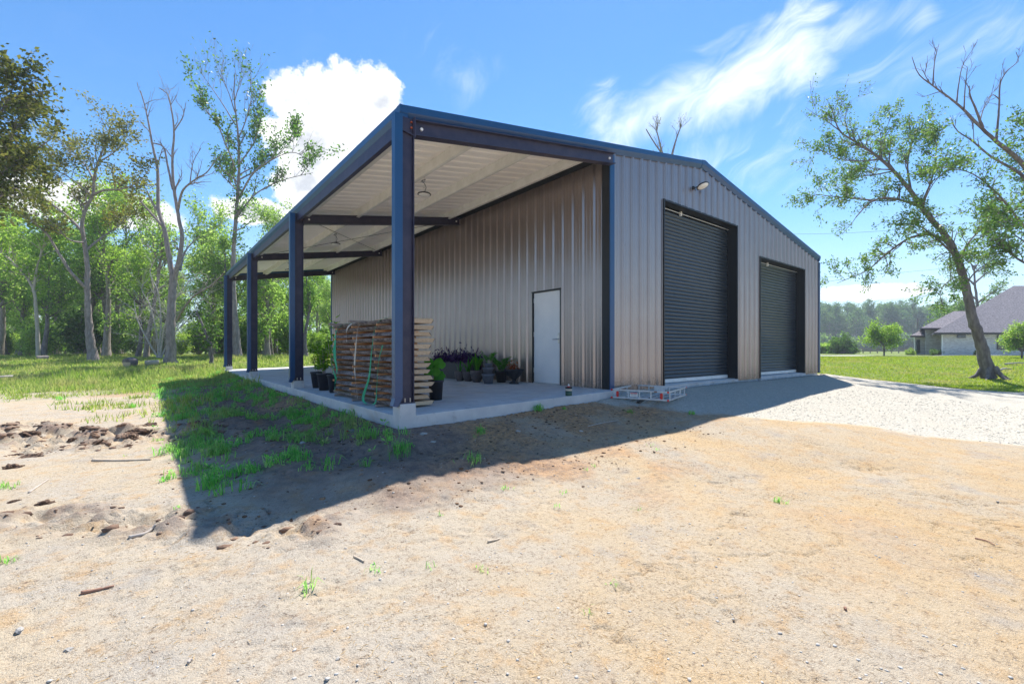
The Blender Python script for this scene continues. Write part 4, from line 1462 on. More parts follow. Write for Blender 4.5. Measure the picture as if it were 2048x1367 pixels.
def plants():
    r = np.random.default_rng(21)
    # three black nursery pots with shrubs by the second post
    for k, (x, y, hh, lab) in enumerate(((-4.13, 5.18, 0.75, 'black nursery pot with a thin leafy shrub, farthest of the three beside the lumber stack'),
                                         (-4.19, 4.45, 0.80, 'black nursery pot with a bushy yellow-green shrub, middle of the three beside the lumber stack'),
                                         (-4.17, 3.80, 1.25, 'black nursery pot with the tallest leafy shrub, pushed against the end of the lumber stack'))):
        z = patio_z(x)
        t = potted('potted_shrub', lab, 'potted plant', (x, y, z), 'pot', 0.10, 0.145, 0.37, 0.010, 0.035, 'black pots with shrubs beside the lumber stack')
        st, V, F = shrub_foliage(r, 8 if k else 6, hh, 0.30, 0.075, 0.032, 0.32)
        st.build('stems', M['trunk'], t)
        tag(link('foliage', mesh_from('foliage', V, F, M['shrub']), t))
    # bucket with broad wavy leaves
    x, y = -3.30, 1.12
    t = potted('potted_plant', 'tall black pot with big pale-edged round leaves beside the cut lumber ends', 'potted plant', (x, y, patio_z(x)), 'pot', 0.105, 0.125, 0.345, 0.012, 0.04)
    st = MB()
    for (dx, dy, dz, s, tilt) in ((-0.02, -0.02, 0.20, 0.17, 0.9), (0.09, 0.02, 0.33, 0.19, 1.1), (-0.12, 0.02, 0.34, 0.16, 1.2), (0.04, -0.06, 0.08, 0.15, 0.7), (-0.16, -0.03, 0.17, 0.15, 0.9), (0.10, -0.03, 0.12, 0.13, 0.8), (-0.06, 0.06, 0.25, 0.15, 1.0)):
        c = np.array((dx, dy, 0.33 + dz))
        st.tube([(dx * 0.1, dy * 0.1, 0.29), (dx * 0.5, dy * 0.5, 0.30 + dz * 0.6), c], [0.008, 0.006, 0.005], 6)
        m = 14
        n_ = np.array((dx * 1.5 - 0.3, -0.8, tilt * 0.6))
        n_ /= np.linalg.norm(n_)
        e1 = np.cross(n_, (0, 0, 1.0))
        e1 /= np.linalg.norm(e1)
        e2 = np.cross(n_, e1)
        V = [c]
        for q in range(m):
            a = 2 * math.pi * q / m
            rr = s * 0.62 * (1 + 0.18 * math.cos(a) + 0.06 * math.sin(5 * a))
            V.append(c + (e1 * math.sin(a) * 0.85 + e2 * math.cos(a)) * rr + n_ * (0.025 * math.sin(4 * a) - 0.03))
        lf = link('leaf', mesh_from('leaf', V, [(0, 1 + q, 1 + (q + 1) % m) for q in range(m)], M['plant'], True), t)
    st.build('stems', M['shrub'], t)
    # dark trough with purple plants against the wall
    t = thing('planter_trough', 'long black planter box of dark purple plants against the side wall', 'planter', (-0.48, 5.05, patio_z(-0.5)))
    MB().box(-0.20, 0.20, -0.95, 0.95, 0, 0.46).build('box', M['pot'], t, bevel=0.012)
    MB().box(-0.165, 0.165, -0.91, 0.91, 0.4605, 0.468).build('soil', M['potsoil'], t)
    n = 1500
    C = np.stack([r.uniform(-0.24, 0.2, n), r.uniform(-1.0, 1.0, n), 0.45 + np.abs(r.normal(0, 0.13, n))], 1)
    D = r.normal(0, 1, (n, 3))
    D[:, 2] = np.abs(D[:, 2]) + 0.4
    V, F = rhombi(C, D, r.uniform(0.08, 0.16, n), r.uniform(0.025, 0.045, n), r)
    link('foliage', mesh_from('foliage', V, F, M['purple']), t)
    # bowl pots of strap leaves in front of the trough
    for (x, y, rr, hh, nl, L, lean, pm, lab) in (
            (-0.88, 4.22, 0.14, 0.25, 4, 0.35, 1.0, 'brownpot', 'brown bowl pot with few leaves in front of the black planter box'),
            (-0.78, 3.98, 0.15, 0.25, 10, 0.50, 1.5, 'brownpot', 'brown bowl pot of broad arching leaves, second along from the planter box'),
            (-0.80, 3.56, 0.165, 0.30, 18, 0.52, 1.25, 'brownpot', 'largest brown bowl pot with dense upright strap leaves beside the stacked grey pots')):
        t = thing('potted_plant', lab, 'potted plant', (x, y, patio_z(x)), r.uniform(0, 6), 'brown bowl pots by the side wall')
        MB().lathe([(rr * 0.55, 0), (rr * 0.85, hh * 0.35), (rr, hh * 0.8), (rr * 0.98, hh), (rr * 0.9, hh), (rr * 0.85, hh - 0.04), (0, hh - 0.04)], 22).build('pot', M[pm], t, True)
        soil_disc(rr * 0.84, hh - 0.038).build('soil', M['potsoil'], t)
        V, F = strap_leaves(nl, L, 0.050, lean, r, 0.05)
        V = [(p[0], p[1], p[2] + hh - 0.04) for p in V]
        link('leaves', mesh_from('leaves', V, F, M['plant']), t)
    # three grey pots nested in a stack, a plant in the top one
    x, y = -0.86, 2.98
    z = patio_z(x)
    for k, (r0, r1, h, dz, lab) in enumerate(((0.105, 0.15, 0.235, 0.0, 'largest grey pot, at the bottom of the stack of three'),
                                              (0.095, 0.125, 0.20, 0.185, 'middle grey pot in the stack of three'))):
        t = thing('flower_pot', lab, 'flower pot', (x, y, z + dz), 0, 'grey pots stacked in a tower')
        pot_mesh(r0 if k == 0 else 0.10, r1, h, 0.012, 0.035).build('pot', M['greypot'], t, True)
    t = potted('potted_plant', 'small grey pot with pale spiky leaves and fern fronds, on top of the pot stack', 'potted plant', (x + 0.005, y, z + 0.335), 'greypot', 0.075, 0.095, 0.15, 0.008, 0.03, 'grey pots stacked in a tower')
    V, F = strap_leaves(22, 0.15, 0.022, 1.3, r, 0.03, 4)
    link('spiky_leaves', mesh_from('spiky_leaves', [(p[0], p[1], p[2] + 0.11) for p in V], F, M['stone']), t)

    def fronds(n, L, lean, z0, rad=0.02):
        C, D = [], []
        st = MB()
        for k in range(n):
            a = r.uniform(0, 2 * math.pi)
            o = np.array((math.cos(a), math.sin(a), 0))
            s = np.array((-math.sin(a), math.cos(a), 0))
            p, el, P = o * rad + np.array((0, 0, z0)), math.radians(82), []
            l, le = L * r.uniform(0.7, 1.1), lean * r.uniform(0.5, 1.3)
            for i in range(15):
                P.append(p)
                d = o * math.cos(el) + np.array((0, 0, math.sin(el)))
                p = p + d * l / 14
                el -= le / 14
                wl = 0.06 * math.sin(math.pi * min(1, (i + 1.5) / 16)) ** 0.6
                if i > 1:
                    for sg in (-1, 1):
                        C.append(p + s * sg * wl * 0.5)
                        D.append(s * sg + d * 0.35)
            st.tube(P, 0.0025, 4)
        V, F = rhombi(np.array(C), np.array(D), 0.055, 0.020, r)
        return st, V, F
    st, V, F = fronds(9, 0.34, 0.9, 0.11)
    st.build('fern_stems', M['plant'], t)
    link('fern_leaves', mesh_from('fern_leaves', V, F, M['plant']), t)
    # fern in a dark pot behind
    x, y = -0.42, 3.05
    t = potted('potted_fern', 'bushy green fern in a dark pot between the grey pot tower and the urn', 'potted plant', (x, y, patio_z(x)), 'pot', 0.11, 0.15, 0.28, 0.012, 0.035)
    st, V, F = fronds(26, 0.46, 1.3, 0.25, 0.05)
    st.build('fern_stems', M['plant'], t)
    link('fern_leaves', mesh_from('fern_leaves', V, F, M['plant']), t)
    # footed urn with a reddish plant
    x, y = -0.46, 2.50
    t = thing('footed_urn', 'wide black footed urn with a small red-leaved plant by the side wall', 'urn', (x, y, patio_z(x)))
    MB().lathe([(0.115, 0), (0.115, 0.02), (0.06, 0.055), (0.045, 0.09), (0.07, 0.12), (0.16, 0.19), (0.205, 0.29), (0.235, 0.325), (0.235, 0.345), (0.20, 0.345), (0.19, 0.315), (0, 0.315)], 28).build('bowl', M['pot'], t, True)
    n = 130
    C = np.stack([r.normal(-0.02, 0.055, n), r.normal(0, 0.055, n), 0.34 + np.abs(r.normal(0, 0.08, n))], 1)
    V, F = rhombi(C, r.normal(0, 1, (n, 3)) + (0, 0, 0.8), r.uniform(0.05, 0.09, n), r.uniform(0.015, 0.03, n), r)
    link('foliage', mesh_from('foliage', V, F, M['redleaf']), t)
    # jar at the slab edge
    x, y = -1.31, -0.13
    t = thing('lidded_can', 'small dark green can with a white band and a candle, alone at the slab edge', 'can', (x, y, patio_z(x)))
    MB().lathe([(0.056, 0), (0.060, 0.008), (0.060, 0.088)], 24).build('can_body', M['can'], t, True)
    MB().lathe([(0.0605, 0.088), (0.0615, 0.090), (0.0615, 0.122), (0.0605, 0.124)], 24).build('label_band', M['strapwhite'], t, True)
    MB().lathe([(0.060, 0.124), (0.063, 0.146), (0.063, 0.156), (0.050, 0.156), (0.048, 0.140), (0, 0.140)], 24).build('rim', M['black'], t, True)
    MB().lathe([(0.030, 0.1405), (0.030, 0.165), (0.0, 0.17)], 16).build('wax', M['red'], t, True)
    MB().lathe([(0.014, 0.168), (0.014, 0.19), (0.004, 0.215), (0, 0.217)], 12).build('candle', M['white'], t, True)
    # small clear glass beside the bucket
    x, y = -2.95, 1.75
    t = thing('small_stand', 'small grey cup on a stem standing behind the tall black pot', 'cup', (x, y, patio_z(x)))
    MB().lathe([(0.05, 0), (0.05, 0.006), (0.008, 0.012), (0.008, 0.06), (0.035, 0.11), (0.045, 0.15), (0.042, 0.15), (0.03, 0.11), (0, 0.075)], 16).build('cup', M['greypot'], t, True)


plants()


# ------------------------------------------------------------------ aluminium cargo carrier on the gravel
def carrier():
    A, B, C = np.array((-0.30, -0.30)), np.array((-0.045, -1.32)), np.array((1.20, -0.93))
    c = (A + C) / 2
    ex = (C - B) / np.linalg.norm(C - B)
    ang = math.atan2(ex[1], ex[0])
    L = np.linalg.norm(C - B)
    Wd = np.linalg.norm(B - A)
    zg = max(h1(*p) for p in (A, B, C, A + C - B, c)) + 0.012
    t = thing('cargo_carrier', 'low aluminium hitch cargo basket with red reflectors lying on the gravel', 'cargo carrier', (c[0], c[1], zg), ang)
    # local: x along B->C, y towards A; camera sees the x = -L/2 and y = -Wd/2 sides
    hx, hy, hz = L / 2, Wd / 2, 0.165
    for z in (0.02, hz):
        for s in (-1, 1):
            MB().box(-hx, hx, s * hy - 0.011, s * hy + 0.011, z - 0.014, z + 0.014).build('side_rail', M['alu'], t, bevel=0.003)
            MB().box(s * (hx - 0.03) - 0.014, s * (hx - 0.03) + 0.014, -hy + 0.017, hy - 0.017, z - 0.013, z + 0.013).build('end_rail', M['alu'], t, bevel=0.003)
            for q in (-1, 1):
                MB().box(q * hx - 0.012, q * hx + 0.012, s * hy - 0.014, s * hy + 0.014, z - 0.017, z + 0.017).build('end_cap', M['red'], t, bevel=0.003)
    for s in (-1, 1):
        for x in np.linspace(-hx + 0.12, hx - 0.12, 4):
            MB().box(x - 0.009, x + 0.009, s * hy - 0.008, s * hy + 0.008, 0.035, hz - 0.015).build('upright', M['alu'], t)
        for y in np.linspace(-hy + 0.10, hy - 0.10, 5):
            MB().box(s * (hx - 0.03) - 0.010, s * (hx - 0.03) + 0.010, y - 0.009, y + 0.009, 0.034, hz - 0.014).build('upright', M['alu'], t)
    for y in np.linspace(-hy + 0.12, hy - 0.12, 7):
        MB().box(-hx + 0.05, hx - 0.05, y - 0.035, y + 0.035, 0.006, 0.014).build('floor_slat', M['alu'], t)
    for x in (-0.3, 0.3):
        MB().box(x - 0.02, x + 0.02, -hy + 0.02, hy - 0.02, -0.010, 0.0055).build('cross_bar', M['alu'], t)
    for y in (hy - 0.11, -hy + 0.12):
        P = []
        for k in range(16):
            a = 2 * math.pi * k / 16
            P.append((y + 0.024 * math.cos(a), 0.088 + 0.033 * math.copysign(1, math.sin(a)) + 0.022 * math.sin(a)))
        MB().prism(P, -hx + 0.002, -hx + 0.0155, 'x').build('reflector', M['red'], t)
    # sticker and warning tag, far end plate, hitch tube
    s = MB().box(-hx - 0.001, -hx + 0.015, 0.03, 0.17, 0.055, 0.128).build('sticker_plate', M['white'], t)
    MB().box(-hx - 0.0035, -hx - 0.0012, 0.035, 0.165, 0.110, 0.125).build('sticker_stripe', M['red'], s)
    for z in (0.070, 0.085, 0.097):
        MB().box(-hx - 0.003, -hx - 0.0012, 0.045, 0.150, z, z + 0.004).build('sticker_line', M['stickergrey'], s)
    MB().box(-hx - 0.001, -hx + 0.015, -hy + 0.20, -hy + 0.25, 0.153, 0.175).build('tag', M['redstick'], t)
    MB().box(hx - 0.049, hx - 0.045, -0.12, 0.10, 0.03, 0.155).build('end_plate', M['alu'], t)
    MB().box(-hx - 0.05, hx * 0.3, -0.03, 0.03, -0.055, -0.011).build('hitch_tube', M['black'], t)


carrier()


# ------------------------------------------------------------------ trees
def smooth_path(P, sub=4):
    P = np.array(P, float)
    t = np.concatenate([[0], np.cumsum(np.linalg.norm(np.diff(P, axis=0), axis=1))])
    t /= t[-1]
    tt = np.linspace(0, 1, (len(P) - 1) * sub + 1)
    return np.stack([catmull(t, P[:, k], tt) for k in range(3)], 1)


class Tree:
    def __init__(self, seed, wf=1.0):
        self.wf = wf
        self.r = np.random.default_rng(seed)
        self.V, self.F, self.nv = [], [], 0
        self.C, self.D = [], []

    def tube(self, P, R, n=6):
        V, F = tube_arrays(np.asarray(P, float), np.asarray(R, float), n)
        self.V.append(V)
        self.F.append(F + self.nv)
        self.nv += len(V)

    def limb(self, P, r0, r1, n=8, sub=4, flare=0.0):
        P = smooth_path(P, sub)
        m = len(P)
        t = np.linspace(0, 1, m)
        R = r0 + (r1 - r0) * t ** 0.85
        if flare:
            R = R * (1 + flare * np.exp(-t * 14))
        R = R * (1 + 0.025 * self.r.standard_normal(m)) * self.wf
        P = P + self.r.normal(0, 1, (m, 3)) * (R * 0.07)[:, None]
        self.tube(P, R, n)
        return P, R

    def sprout(self, P, R, n, t0, t1, L, level, up=0.35, ang=(0.5, 1.1), leaves=0, spread=0.12, kink=0.16, kids=4, rmax=0.06, shape=None):
        r = self.r
        m = len(P)
        for _ in range(n):
            t = r.uniform(t0, t1)
            f = t * (m - 1)
            i = min(int(f), m - 2)
            p = P[i] * (1 - f + i) + P[i + 1] * (f - i)
            d = P[i + 1] - P[i]
            d = d / max(np.linalg.norm(d), 1e-9)
            q = r.normal(0, 1, 3)
            q -= d * np.dot(q, d)
            q /= max(np.linalg.norm(q), 1e-9)
            a = r.uniform(*ang)
            d = d * math.cos(a) + q * math.sin(a) + np.array((0, 0, up))
            d /= np.linalg.norm(d)
            l = L * r.uniform(0.55, 1.2) * (1.0 if shape is None else shape(t))
            rad = min(R[i] * 0.6, rmax)
            k = 5 if level > 0 else 4
            Q = [p]
            for _s in range(k):
                d = d + r.normal(0, kink, 3) + np.array((0, 0, up * 0.12))
                d /= np.linalg.norm(d)
                Q.append(Q[-1] + d * l / k)
            Q = np.array(Q)
            RR = np.linspace(rad, max(rad * 0.3, 0.006), k + 1)
            self.tube(Q, RR, 5 if level > 0 else 4)
            if level > 0:
                self.sprout(Q, RR, kids, 0.25, 1.0, l * 0.55, level - 1, up * 0.8, ang, leaves, spread, kink, kids, rmax * 0.5)
            if leaves and level == 0:
                c = Q[0] + (Q[-1] - Q[0]) * r.uniform(0.15, 1.08, (leaves, 1)) + r.normal(0, spread, (leaves, 3))
                self.C.append(c)
                dd = r.normal(0, 0.7, (leaves, 3)) + d
                dd[:, 2] -= 0.35
                self.D.append(dd)

    def finish(self, name, label, cat, base, wood, leaf=None, L=0.15, Wd=0.07, group=None, rz=0.0, crown='crown'):
        o = thing(name, label, cat, base, rz, group)
        V = np.concatenate(self.V) - np.asarray(base)
        link('trunk', mesh_from('trunk', V, np.concatenate(self.F), wood, True), o)
        if leaf is not None and self.C:
            C = np.concatenate(self.C) - np.asarray(base)
            D = np.concatenate(self.D)
            n = len(C)
            V, F = rhombi(C, D, L * self.r.uniform(0.6, 1.25, n), Wd * self.r.uniform(0.6, 1.25, n), self.r)
            link(crown, mesh_from(crown, V, F, leaf), o)
        return o


def px_path(pts, fw):
    """Photo points at about fw metres; a third entry moves a point nearer or farther."""
    return [ray(p[0], p[1], fw + (p[2] if len(p) > 2 else 0.0)) for p in pts]


def ground_base(px, fw):
    p = ray(px, PY, fw)
    return np.array([p[0], p[1], h1(p[0], p[1]) - 0.03])


def px2m(w, fw):
    return w / FPX * fw


def named_trees():
    # --- dead bare tree on the edge of the field
    fw = 28
    T = Tree(1, 0.58)
    b = ground_base(342, fw)
    m = lambda q: px2m(q, fw)
    P, R = T.limb([b] + px_path([(341, 680), (342, 630), (345, 582), (347, 550)], fw), m(15), m(11), 12, 5, 0.5)
    A = T.limb(px_path([(346, 560), (336, 500), (328, 454), (317, 420, .2), (316, 380, .4), (314, 330, .6), (305, 290, .7), (297, 245, .8), (288, 205, .9), (281, 182, .9)], fw), m(9), m(1.6), 9)
    T.limb(px_path([(328, 456), (305, 430, -.3), (281, 402, -.6)], fw), m(5), m(2.6), 7)
    T.limb(px_path([(318, 425, .2), (303, 402, .1), (294, 382, 0)], fw), m(4.5), m(2.4), 7)
    B = T.limb(px_path([(348, 560), (358, 520, -.2), (364, 470, -.3), (358, 438, -.3), (348, 375, -.4), (345, 315, -.3), (348, 262, -.2), (344, 225, -.1), (332, 185, 0), (318, 176, .1)], fw), m(8), m(1.4), 9)
    Cc = T.limb(px_path([(305, 286, .7), (325, 292, .4), (335, 330, .1), (345, 378, -.4)], fw), m(2.4), m(3.5), 7)
    E = T.limb(px_path([(356, 420, -.3), (366, 380, -.8), (386, 362, -1.1), (415, 343, -1.4), (433, 318, -1.6), (443, 311, -1.7)], fw), m(4.5), m(1.0), 7)
    G1 = T.limb(px_path([(380, 366, -1), (388, 320, -.8), (402, 296, -.7)], fw), m(2.4), m(0.9), 6)
    H1 = T.limb(px_path([(354, 640, 0), (372, 610, -1), (392, 588, -1.6), (420, 572, -2), (446, 548, -2.4)], fw), m(4.5), m(1.8), 7)
    K = T.limb(px_path([(360, 540, 0), (372, 500, .6), (390, 480, 1.0), (402, 468, 1.2)], fw), m(4.5), m(1.4), 7)
    K2 = T.limb(px_path([(348, 262, -.2), (365, 235, -.3), (372, 205, -.3)], fw), m(2.4), m(0.8), 6)
    for (q, n, t0, L) in ((A, 9, 0.45, 1.2), (B, 10, 0.35, 1.4), (E, 8, 0.3, 1.3), (G1, 4, 0.3, 0.8), (H1, 4, 0.5, 0.9), (K, 5, 0.3, 1.2), (K2, 3, 0.3, 0.8)):
        T.sprout(*q, n, t0, 1.0, L, 1, 0.35, (0.4, 1.0), 0, kids=3, rmax=0.045)
    T.finish('dead_tree', 'tall dead leafless tree with forked bare limbs at the field edge left of the porch', 'tree', b, M['trunk'])

    # --- tree with browned foliage
    fw = 30
    T = Tree(2, 0.66)
    b = ground_base(187, fw)
    m = lambda q: px2m(q, fw)
    P, R = T.limb([b] + px_path([(182, 690), (178, 650), (175, 580), (175, 535), (168, 480), (164, 450), (172, 416), (186, 390), (188, 360), (198, 320), (214, 280, .3), (222, 255, .5)], fw), m(10.5), m(1.5), 11, 4, 0.5)
    limbs = [([(186, 390), (205, 381, -.5), (246, 377, -1.2), (275, 365, -1.6), (297, 342, -2)], 4.0, 0.8),
             ([(166, 463), (132, 430, .6), (102, 407, 1.0), (60, 378, 1.5), (46, 335, 1.8), (36, 300, 2)], 4.5, 0.9),
             ([(175, 578), (152, 556, -.5), (117, 506, -1), (90, 463, -1.5), (64, 442, -1.8), (30, 420, -2), (0, 407, -2.2)], 5.0, 1.6),
             ([(188, 362), (170, 330, .8), (140, 305, 1.2), (120, 280, 1.4)], 3.2, 0.8),
             ([(196, 325), (228, 305, -.4), (248, 285, -.7)], 2.6, 0.7),
             ([(172, 500), (210, 470, 1.0), (240, 450, 1.6), (256, 425, 2)], 3.5, 0.8),
             ([(170, 485), (140, 480, -1), (110, 450, -1.6), (85, 425, -2)], 3.2, 0.8),
             ([(186, 395), (160, 370, -.8), (130, 350, -1.4), (100, 335, -1.8)], 3.0, 0.7)]
    T.sprout(P, R, 10, 0.6, 1.0, 1.9, 1, 0.3, (0.5, 1.2), 26, 0.20, kids=5)
    for k, (pts, a, e) in enumerate(limbs):
        q = T.limb(px_path(pts, fw), m(a), m(e), 7)
        T.sprout(*q, 9 if k != 2 else 5, 0.35, 1.0, 1.5, 1, 0.3, (0.5, 1.2), 26, 0.20, kids=5)
    T.finish('field_edge_tree', 'forked tree with browned olive foliage and pinkish grey trunk left of the dead tree', 'tree', b, M['trunk'], M['leafbrown'], 0.20, 0.10)

    # --- tall tree behind the porch end
    fw = 32
    T = Tree(3, 0.60)
    b = ground_base(476, fw)
    m = lambda q: px2m(q, fw)
    P, R = T.limb([b] + px_path([(470, 640), (466, 540), (470, 460), (475, 390), (478, 332), (476, 270), (471, 222), (468, 178), (470, 146)], fw), m(11), m(1.2), 11, 4, 0.4)
    limbs = [([(472, 341), (452, 290, -.5), (430, 242, -.9), (405, 215, -1), (392, 195, -1.1)], 3.2, .6), ([(471, 250), (440, 200, .6), (412, 160, .9), (398, 140, 1)], 2.4, .5),
             ([(478, 395), (508, 345, -.6), (540, 322, -1), (590, 305, -1.4), (622, 325, -1.6)], 3.5, .6), ([(477, 330), (508, 285, .5), (520, 245, .8), (527, 212, 1)], 2.8, .6),
             ([(476, 430), (515, 385, .8), (560, 362, 1.2), (605, 350, 1.5), (626, 345, 1.6)], 3.2, .6), ([(476, 280), (495, 230, -.4), (503, 190, -.6), (500, 155, -.6)], 2.2, .5),
             ([(470, 225), (455, 180, -.4), (440, 150, -.5), (432, 132, -.5)], 2.0, .5), ([(477, 360), (530, 330, 1.4), (575, 290, 1.9), (598, 262, 2)], 2.8, .6), ([(473, 380), (445, 350, 1), (425, 320, 1.4)], 2.4, .6),
             ([(470, 200), (480, 160, .3), (484, 132, .4)], 1.6, .4)]
    for k, (pts, a, e) in enumerate(limbs):
        q = T.limb(px_path(pts, fw), m(a), m(e), 7)
        bare = k in (1, 5, 6, 9)
        T.sprout(*q, 9, 0.2, 1.0, 1.8, 1, 0.7, (0.3, 0.8), 2 if bare else 20, 0.18, 0.10, kids=4, rmax=0.03)
        if not bare:
            T.sprout(*q, 5, 0.4, 1.0, 1.7, 0, 0.9, (0.2, 0.6), 0, rmax=0.02)
    T.sprout(P, R, 14, 0.35, 0.75, 1.5, 1, 0.4, (0.5, 1.1), 13, 0.2, kids=4)
    T.finish('tall_tree', 'tallest tree with bare twiggy top, rising behind the far end of the porch roof', 'tree', b, M['trunk'], M['leafoak'], 0.23, 0.12)

    # --- dark crown at the left edge of the picture
    fw = 17
    T = Tree(4, 0.75)
    b = ground_base(-150, fw)
    m = lambda q: px2m(q, fw)
    P, R = T.limb([b] + px_path([(-140, 600), (-125, 480), (-90, 400), (-50, 330), (-20, 260), (5, 200)], fw), m(20), m(3), 11, 4, 0.4)
    limbs = [([(-90, 400), (-30, 370, -.5), (20, 335, -.8), (70, 300, -1), (100, 280, -1)], 7, 1), ([(-50, 330), (0, 290, .8), (45, 240, 1.2), (70, 200, 1.5)], 6, 1), ([(-20, 260), (10, 210, -.6), (25, 170, -.8), (20, 150, -1)], 4, 1),
             ([(-70, 370), (-20, 350, 1), (20, 330, 1.6), (60, 330, 2)], 5, 1), ([(-125, 480), (-60, 430, -.5), (-10, 400, -1), (30, 375, -1.3)], 6, 1), ([(-60, 345), (-40, 260, -1), (-30, 200, -1.6)], 5, 1)]
    for pts, a, e in limbs:
        q = T.limb(px_path(pts, fw), m(a), m(e), 7)
        T.sprout(*q, 16, 0.35, 1.0, 1.0, 1, 0.25, (0.5, 1.2), 17, 0.13, kids=5)
    T.finish('shade_tree', 'dense dark brown-green crown of a near tree cut off by the left picture edge', 'tree', b, M['trunkdark'], M['leafshade'], 0.18, 0.10)

    # --- thin pale trunk with yellow-green foliage, far left
    fw = 33
    T = Tree(5, 0.8)
    b = ground_base(77, fw)
    m = lambda q: px2m(q, fw)
    P, R = T.limb([b] + px_path([(75, 660), (72, 620), (66, 577), (46, 545), (15, 515), (-20, 490)], fw), m(5), m(1.5), 8)
    q = T.limb(px_path([(67, 580), (75, 530), (90, 480), (95, 440)], fw), m(3), m(1), 7)
    for pq in ((P, R), q):
        T.sprout(*pq, 16, 0.4, 1.0, 2.0, 1, 0.2, (0.6, 1.2), 22, 0.24, kids=5)
    T.finish('woodland_tree', 'young yellow-green tree with a thin pale leaning trunk at the far left', 'tree', b, M['deadwood'], M['leafyellow'], 0.27, 0.14)

    # --- pale leaning sapling trunk behind the dead tree
    fw = 33
    T = Tree(6, 0.8)
    b = ground_base(291, fw)
    m = lambda q: px2m(q, fw)
    P, R = T.limb([b] + px_path([(297, 670), (304, 630), (314, 570), (322, 505), (326, 450)], fw), m(5.5), m(1.8), 8)
    T.sprout(P, R, 16, 0.45, 1.0, 2.4, 1, 0.3, (0.5, 1.2), 15, 0.22, kids=5)
    T.finish('leaning_tree', 'slim grey tree leaning right behind the pale dead brush', 'tree', b, M['trunk'], M['leaf'], 0.25, 0.13)

    # --- small dark leafy tree leaning left by the porch end
    fw = 27
    T = Tree(7)
    b = ground_base(424, fw)
    m = lambda q: px2m(q, fw)
    P, R = T.limb([b] + px_path([(420, 690), (411, 665), (401, 640), (392, 622)], fw), m(4), m(1.5), 8)
    T.sprout(P, R, 14, 0.45, 1.0, 0.85, 1, 0.0, (0.6, 1.4), 14, 0.10, kids=5)
    T.sprout(P, R, 6, 0.15, 0.45, 0.6, 0, -0.1, (0.8, 1.5), 26, 0.10, kids=3)
    T.finish('small_tree', 'small dark green tree with a crooked black trunk just left of the farthest porch post', 'tree', b, M['trunkdark'], M['leafoak'], 0.16, 0.09)

    # --- bleached dead brush in front of the wood
    T = Tree(8)
    fw = 31
    b = ground_base(318, fw)
    for (pts) in ([(318, 715), (312, 660, .2), (300, 610, .4), (285, 570, .6), (295, 560, .8)], [(320, 715), (330, 650, -.5), (350, 600, -.8), (380, 560, -1)], [(316, 715), (290, 670), (275, 640), (268, 600)],
                  [(322, 715), (345, 670, .6), (375, 640, 1), (402, 600, 1.2)], [(318, 700), (322, 640), (315, 580), (300, 540), (310, 520)]):
        q = T.limb(px_path(pts, fw), px2m(2.0, fw), px2m(.7, fw), 6)
        T.sprout(*q, 16, 0.15, 1.0, 1.7, 1, 0.05, (0.5, 1.3), 0, kink=0.25, kids=5, rmax=0.022)
    T.finish('dead_brush', 'tangle of bleached leafless twigs in front of the dead tree trunk', 'dead brush', b, M['twig'])

    # --- leaning tree on the lawn
    fw = 20.5
    T = Tree(9, 0.60)
    b = ground_base(1978, fw)
    m = lambda q: px2m(q, fw)
    P, R = T.limb([b] + px_path([(1971, 725), (1962, 690), (1947, 640), (1934, 585), (1923, 542), (1912, 510), (1896, 477), (1863, 439), (1842, 412), (1820, 380), (1787, 342), (1750, 309), (1717, 287), (1680, 262), (1664, 218)], fw), m(17), m(1.4), 12, 5, 0.25)
    limbs = [([(1842, 414), (1810, 402, -.3), (1777, 396, -.6), (1744, 402, -.9), (1712, 434, -1.1)], 5, 1.6, 7), ([(1750, 401, -.8), (1700, 396, -1), (1660, 392, -1.2), (1628, 388, -1.3)], 3, .7, 12),
             ([(1905, 500), (1885, 478, .2), (1863, 469, .3), (1831, 472, .5), (1777, 504, .8), (1739, 537, 1), (1674, 566, 1.2)], 6, .8, 16), ([(1912, 512), (1893, 495, -.4), (1868, 472, -.7), (1830, 448, -1), (1790, 452, -1.4)], 4, .8, 12),
             ([(1822, 382), (1815, 330, .6), (1825, 280, .9), (1838, 232, 1)], 4, .7, 13), ([(1800, 356), (1770, 310, .8), (1772, 260, 1.2), (1785, 228, 1.3)], 3.2, .7, 12), ([(1842, 412), (1866, 350, -.6), (1874, 290, -.9), (1880, 250, -1)], 3.5, .7, 13),
             ([(1760, 318), (1720, 322, -.8), (1680, 318, -1.2), (1640, 300, -1.4)], 3, .6, 11), ([(1787, 342), (1745, 350, .9), (1705, 352, 1.4), (1672, 345, 1.6)], 3, .6, 10), ([(1870, 446), (1850, 400, -1.2), (1872, 360, -1.8), (1905, 330, -2)], 3, .6, 10),
             ([(1915, 520), (1950, 470, .8), (1985, 440, 1.2), (2010, 430, 1.4)], 4, .7, 14), ([(1925, 550), (1900, 560, -.5), (1880, 590, -.9), (1890, 620, -1)], 2.5, .6, 8), ([(1930, 570), (1955, 540, -.6), (1985, 520, -1)], 3, .6, 9),
             ([(1680, 262), (1650, 240, .3), (1625, 225, .4), (1612, 215, .4)], 1.8, .4, 5), ([(1700, 275), (1690, 235, -.3), (1700, 200, -.4)], 1.8, .4, 5)]
    for k, (pts, a, e, n) in enumerate(limbs):
        q = T.limb(px_path(pts, fw), m(a), m(e), 7)
        T.sprout(*q, int(n * 1.3), 0.25, 1.0, 0.95, 1, 0.28, (0.5, 1.2), 18 if k < 13 else 6, 0.095, kids=5, rmax=0.035)
    T.sprout(P, R, 22, 0.72, 1.0, 0.95, 1, 0.3, (0.5, 1.2), 11, 0.10, kids=5, rmax=0.035)
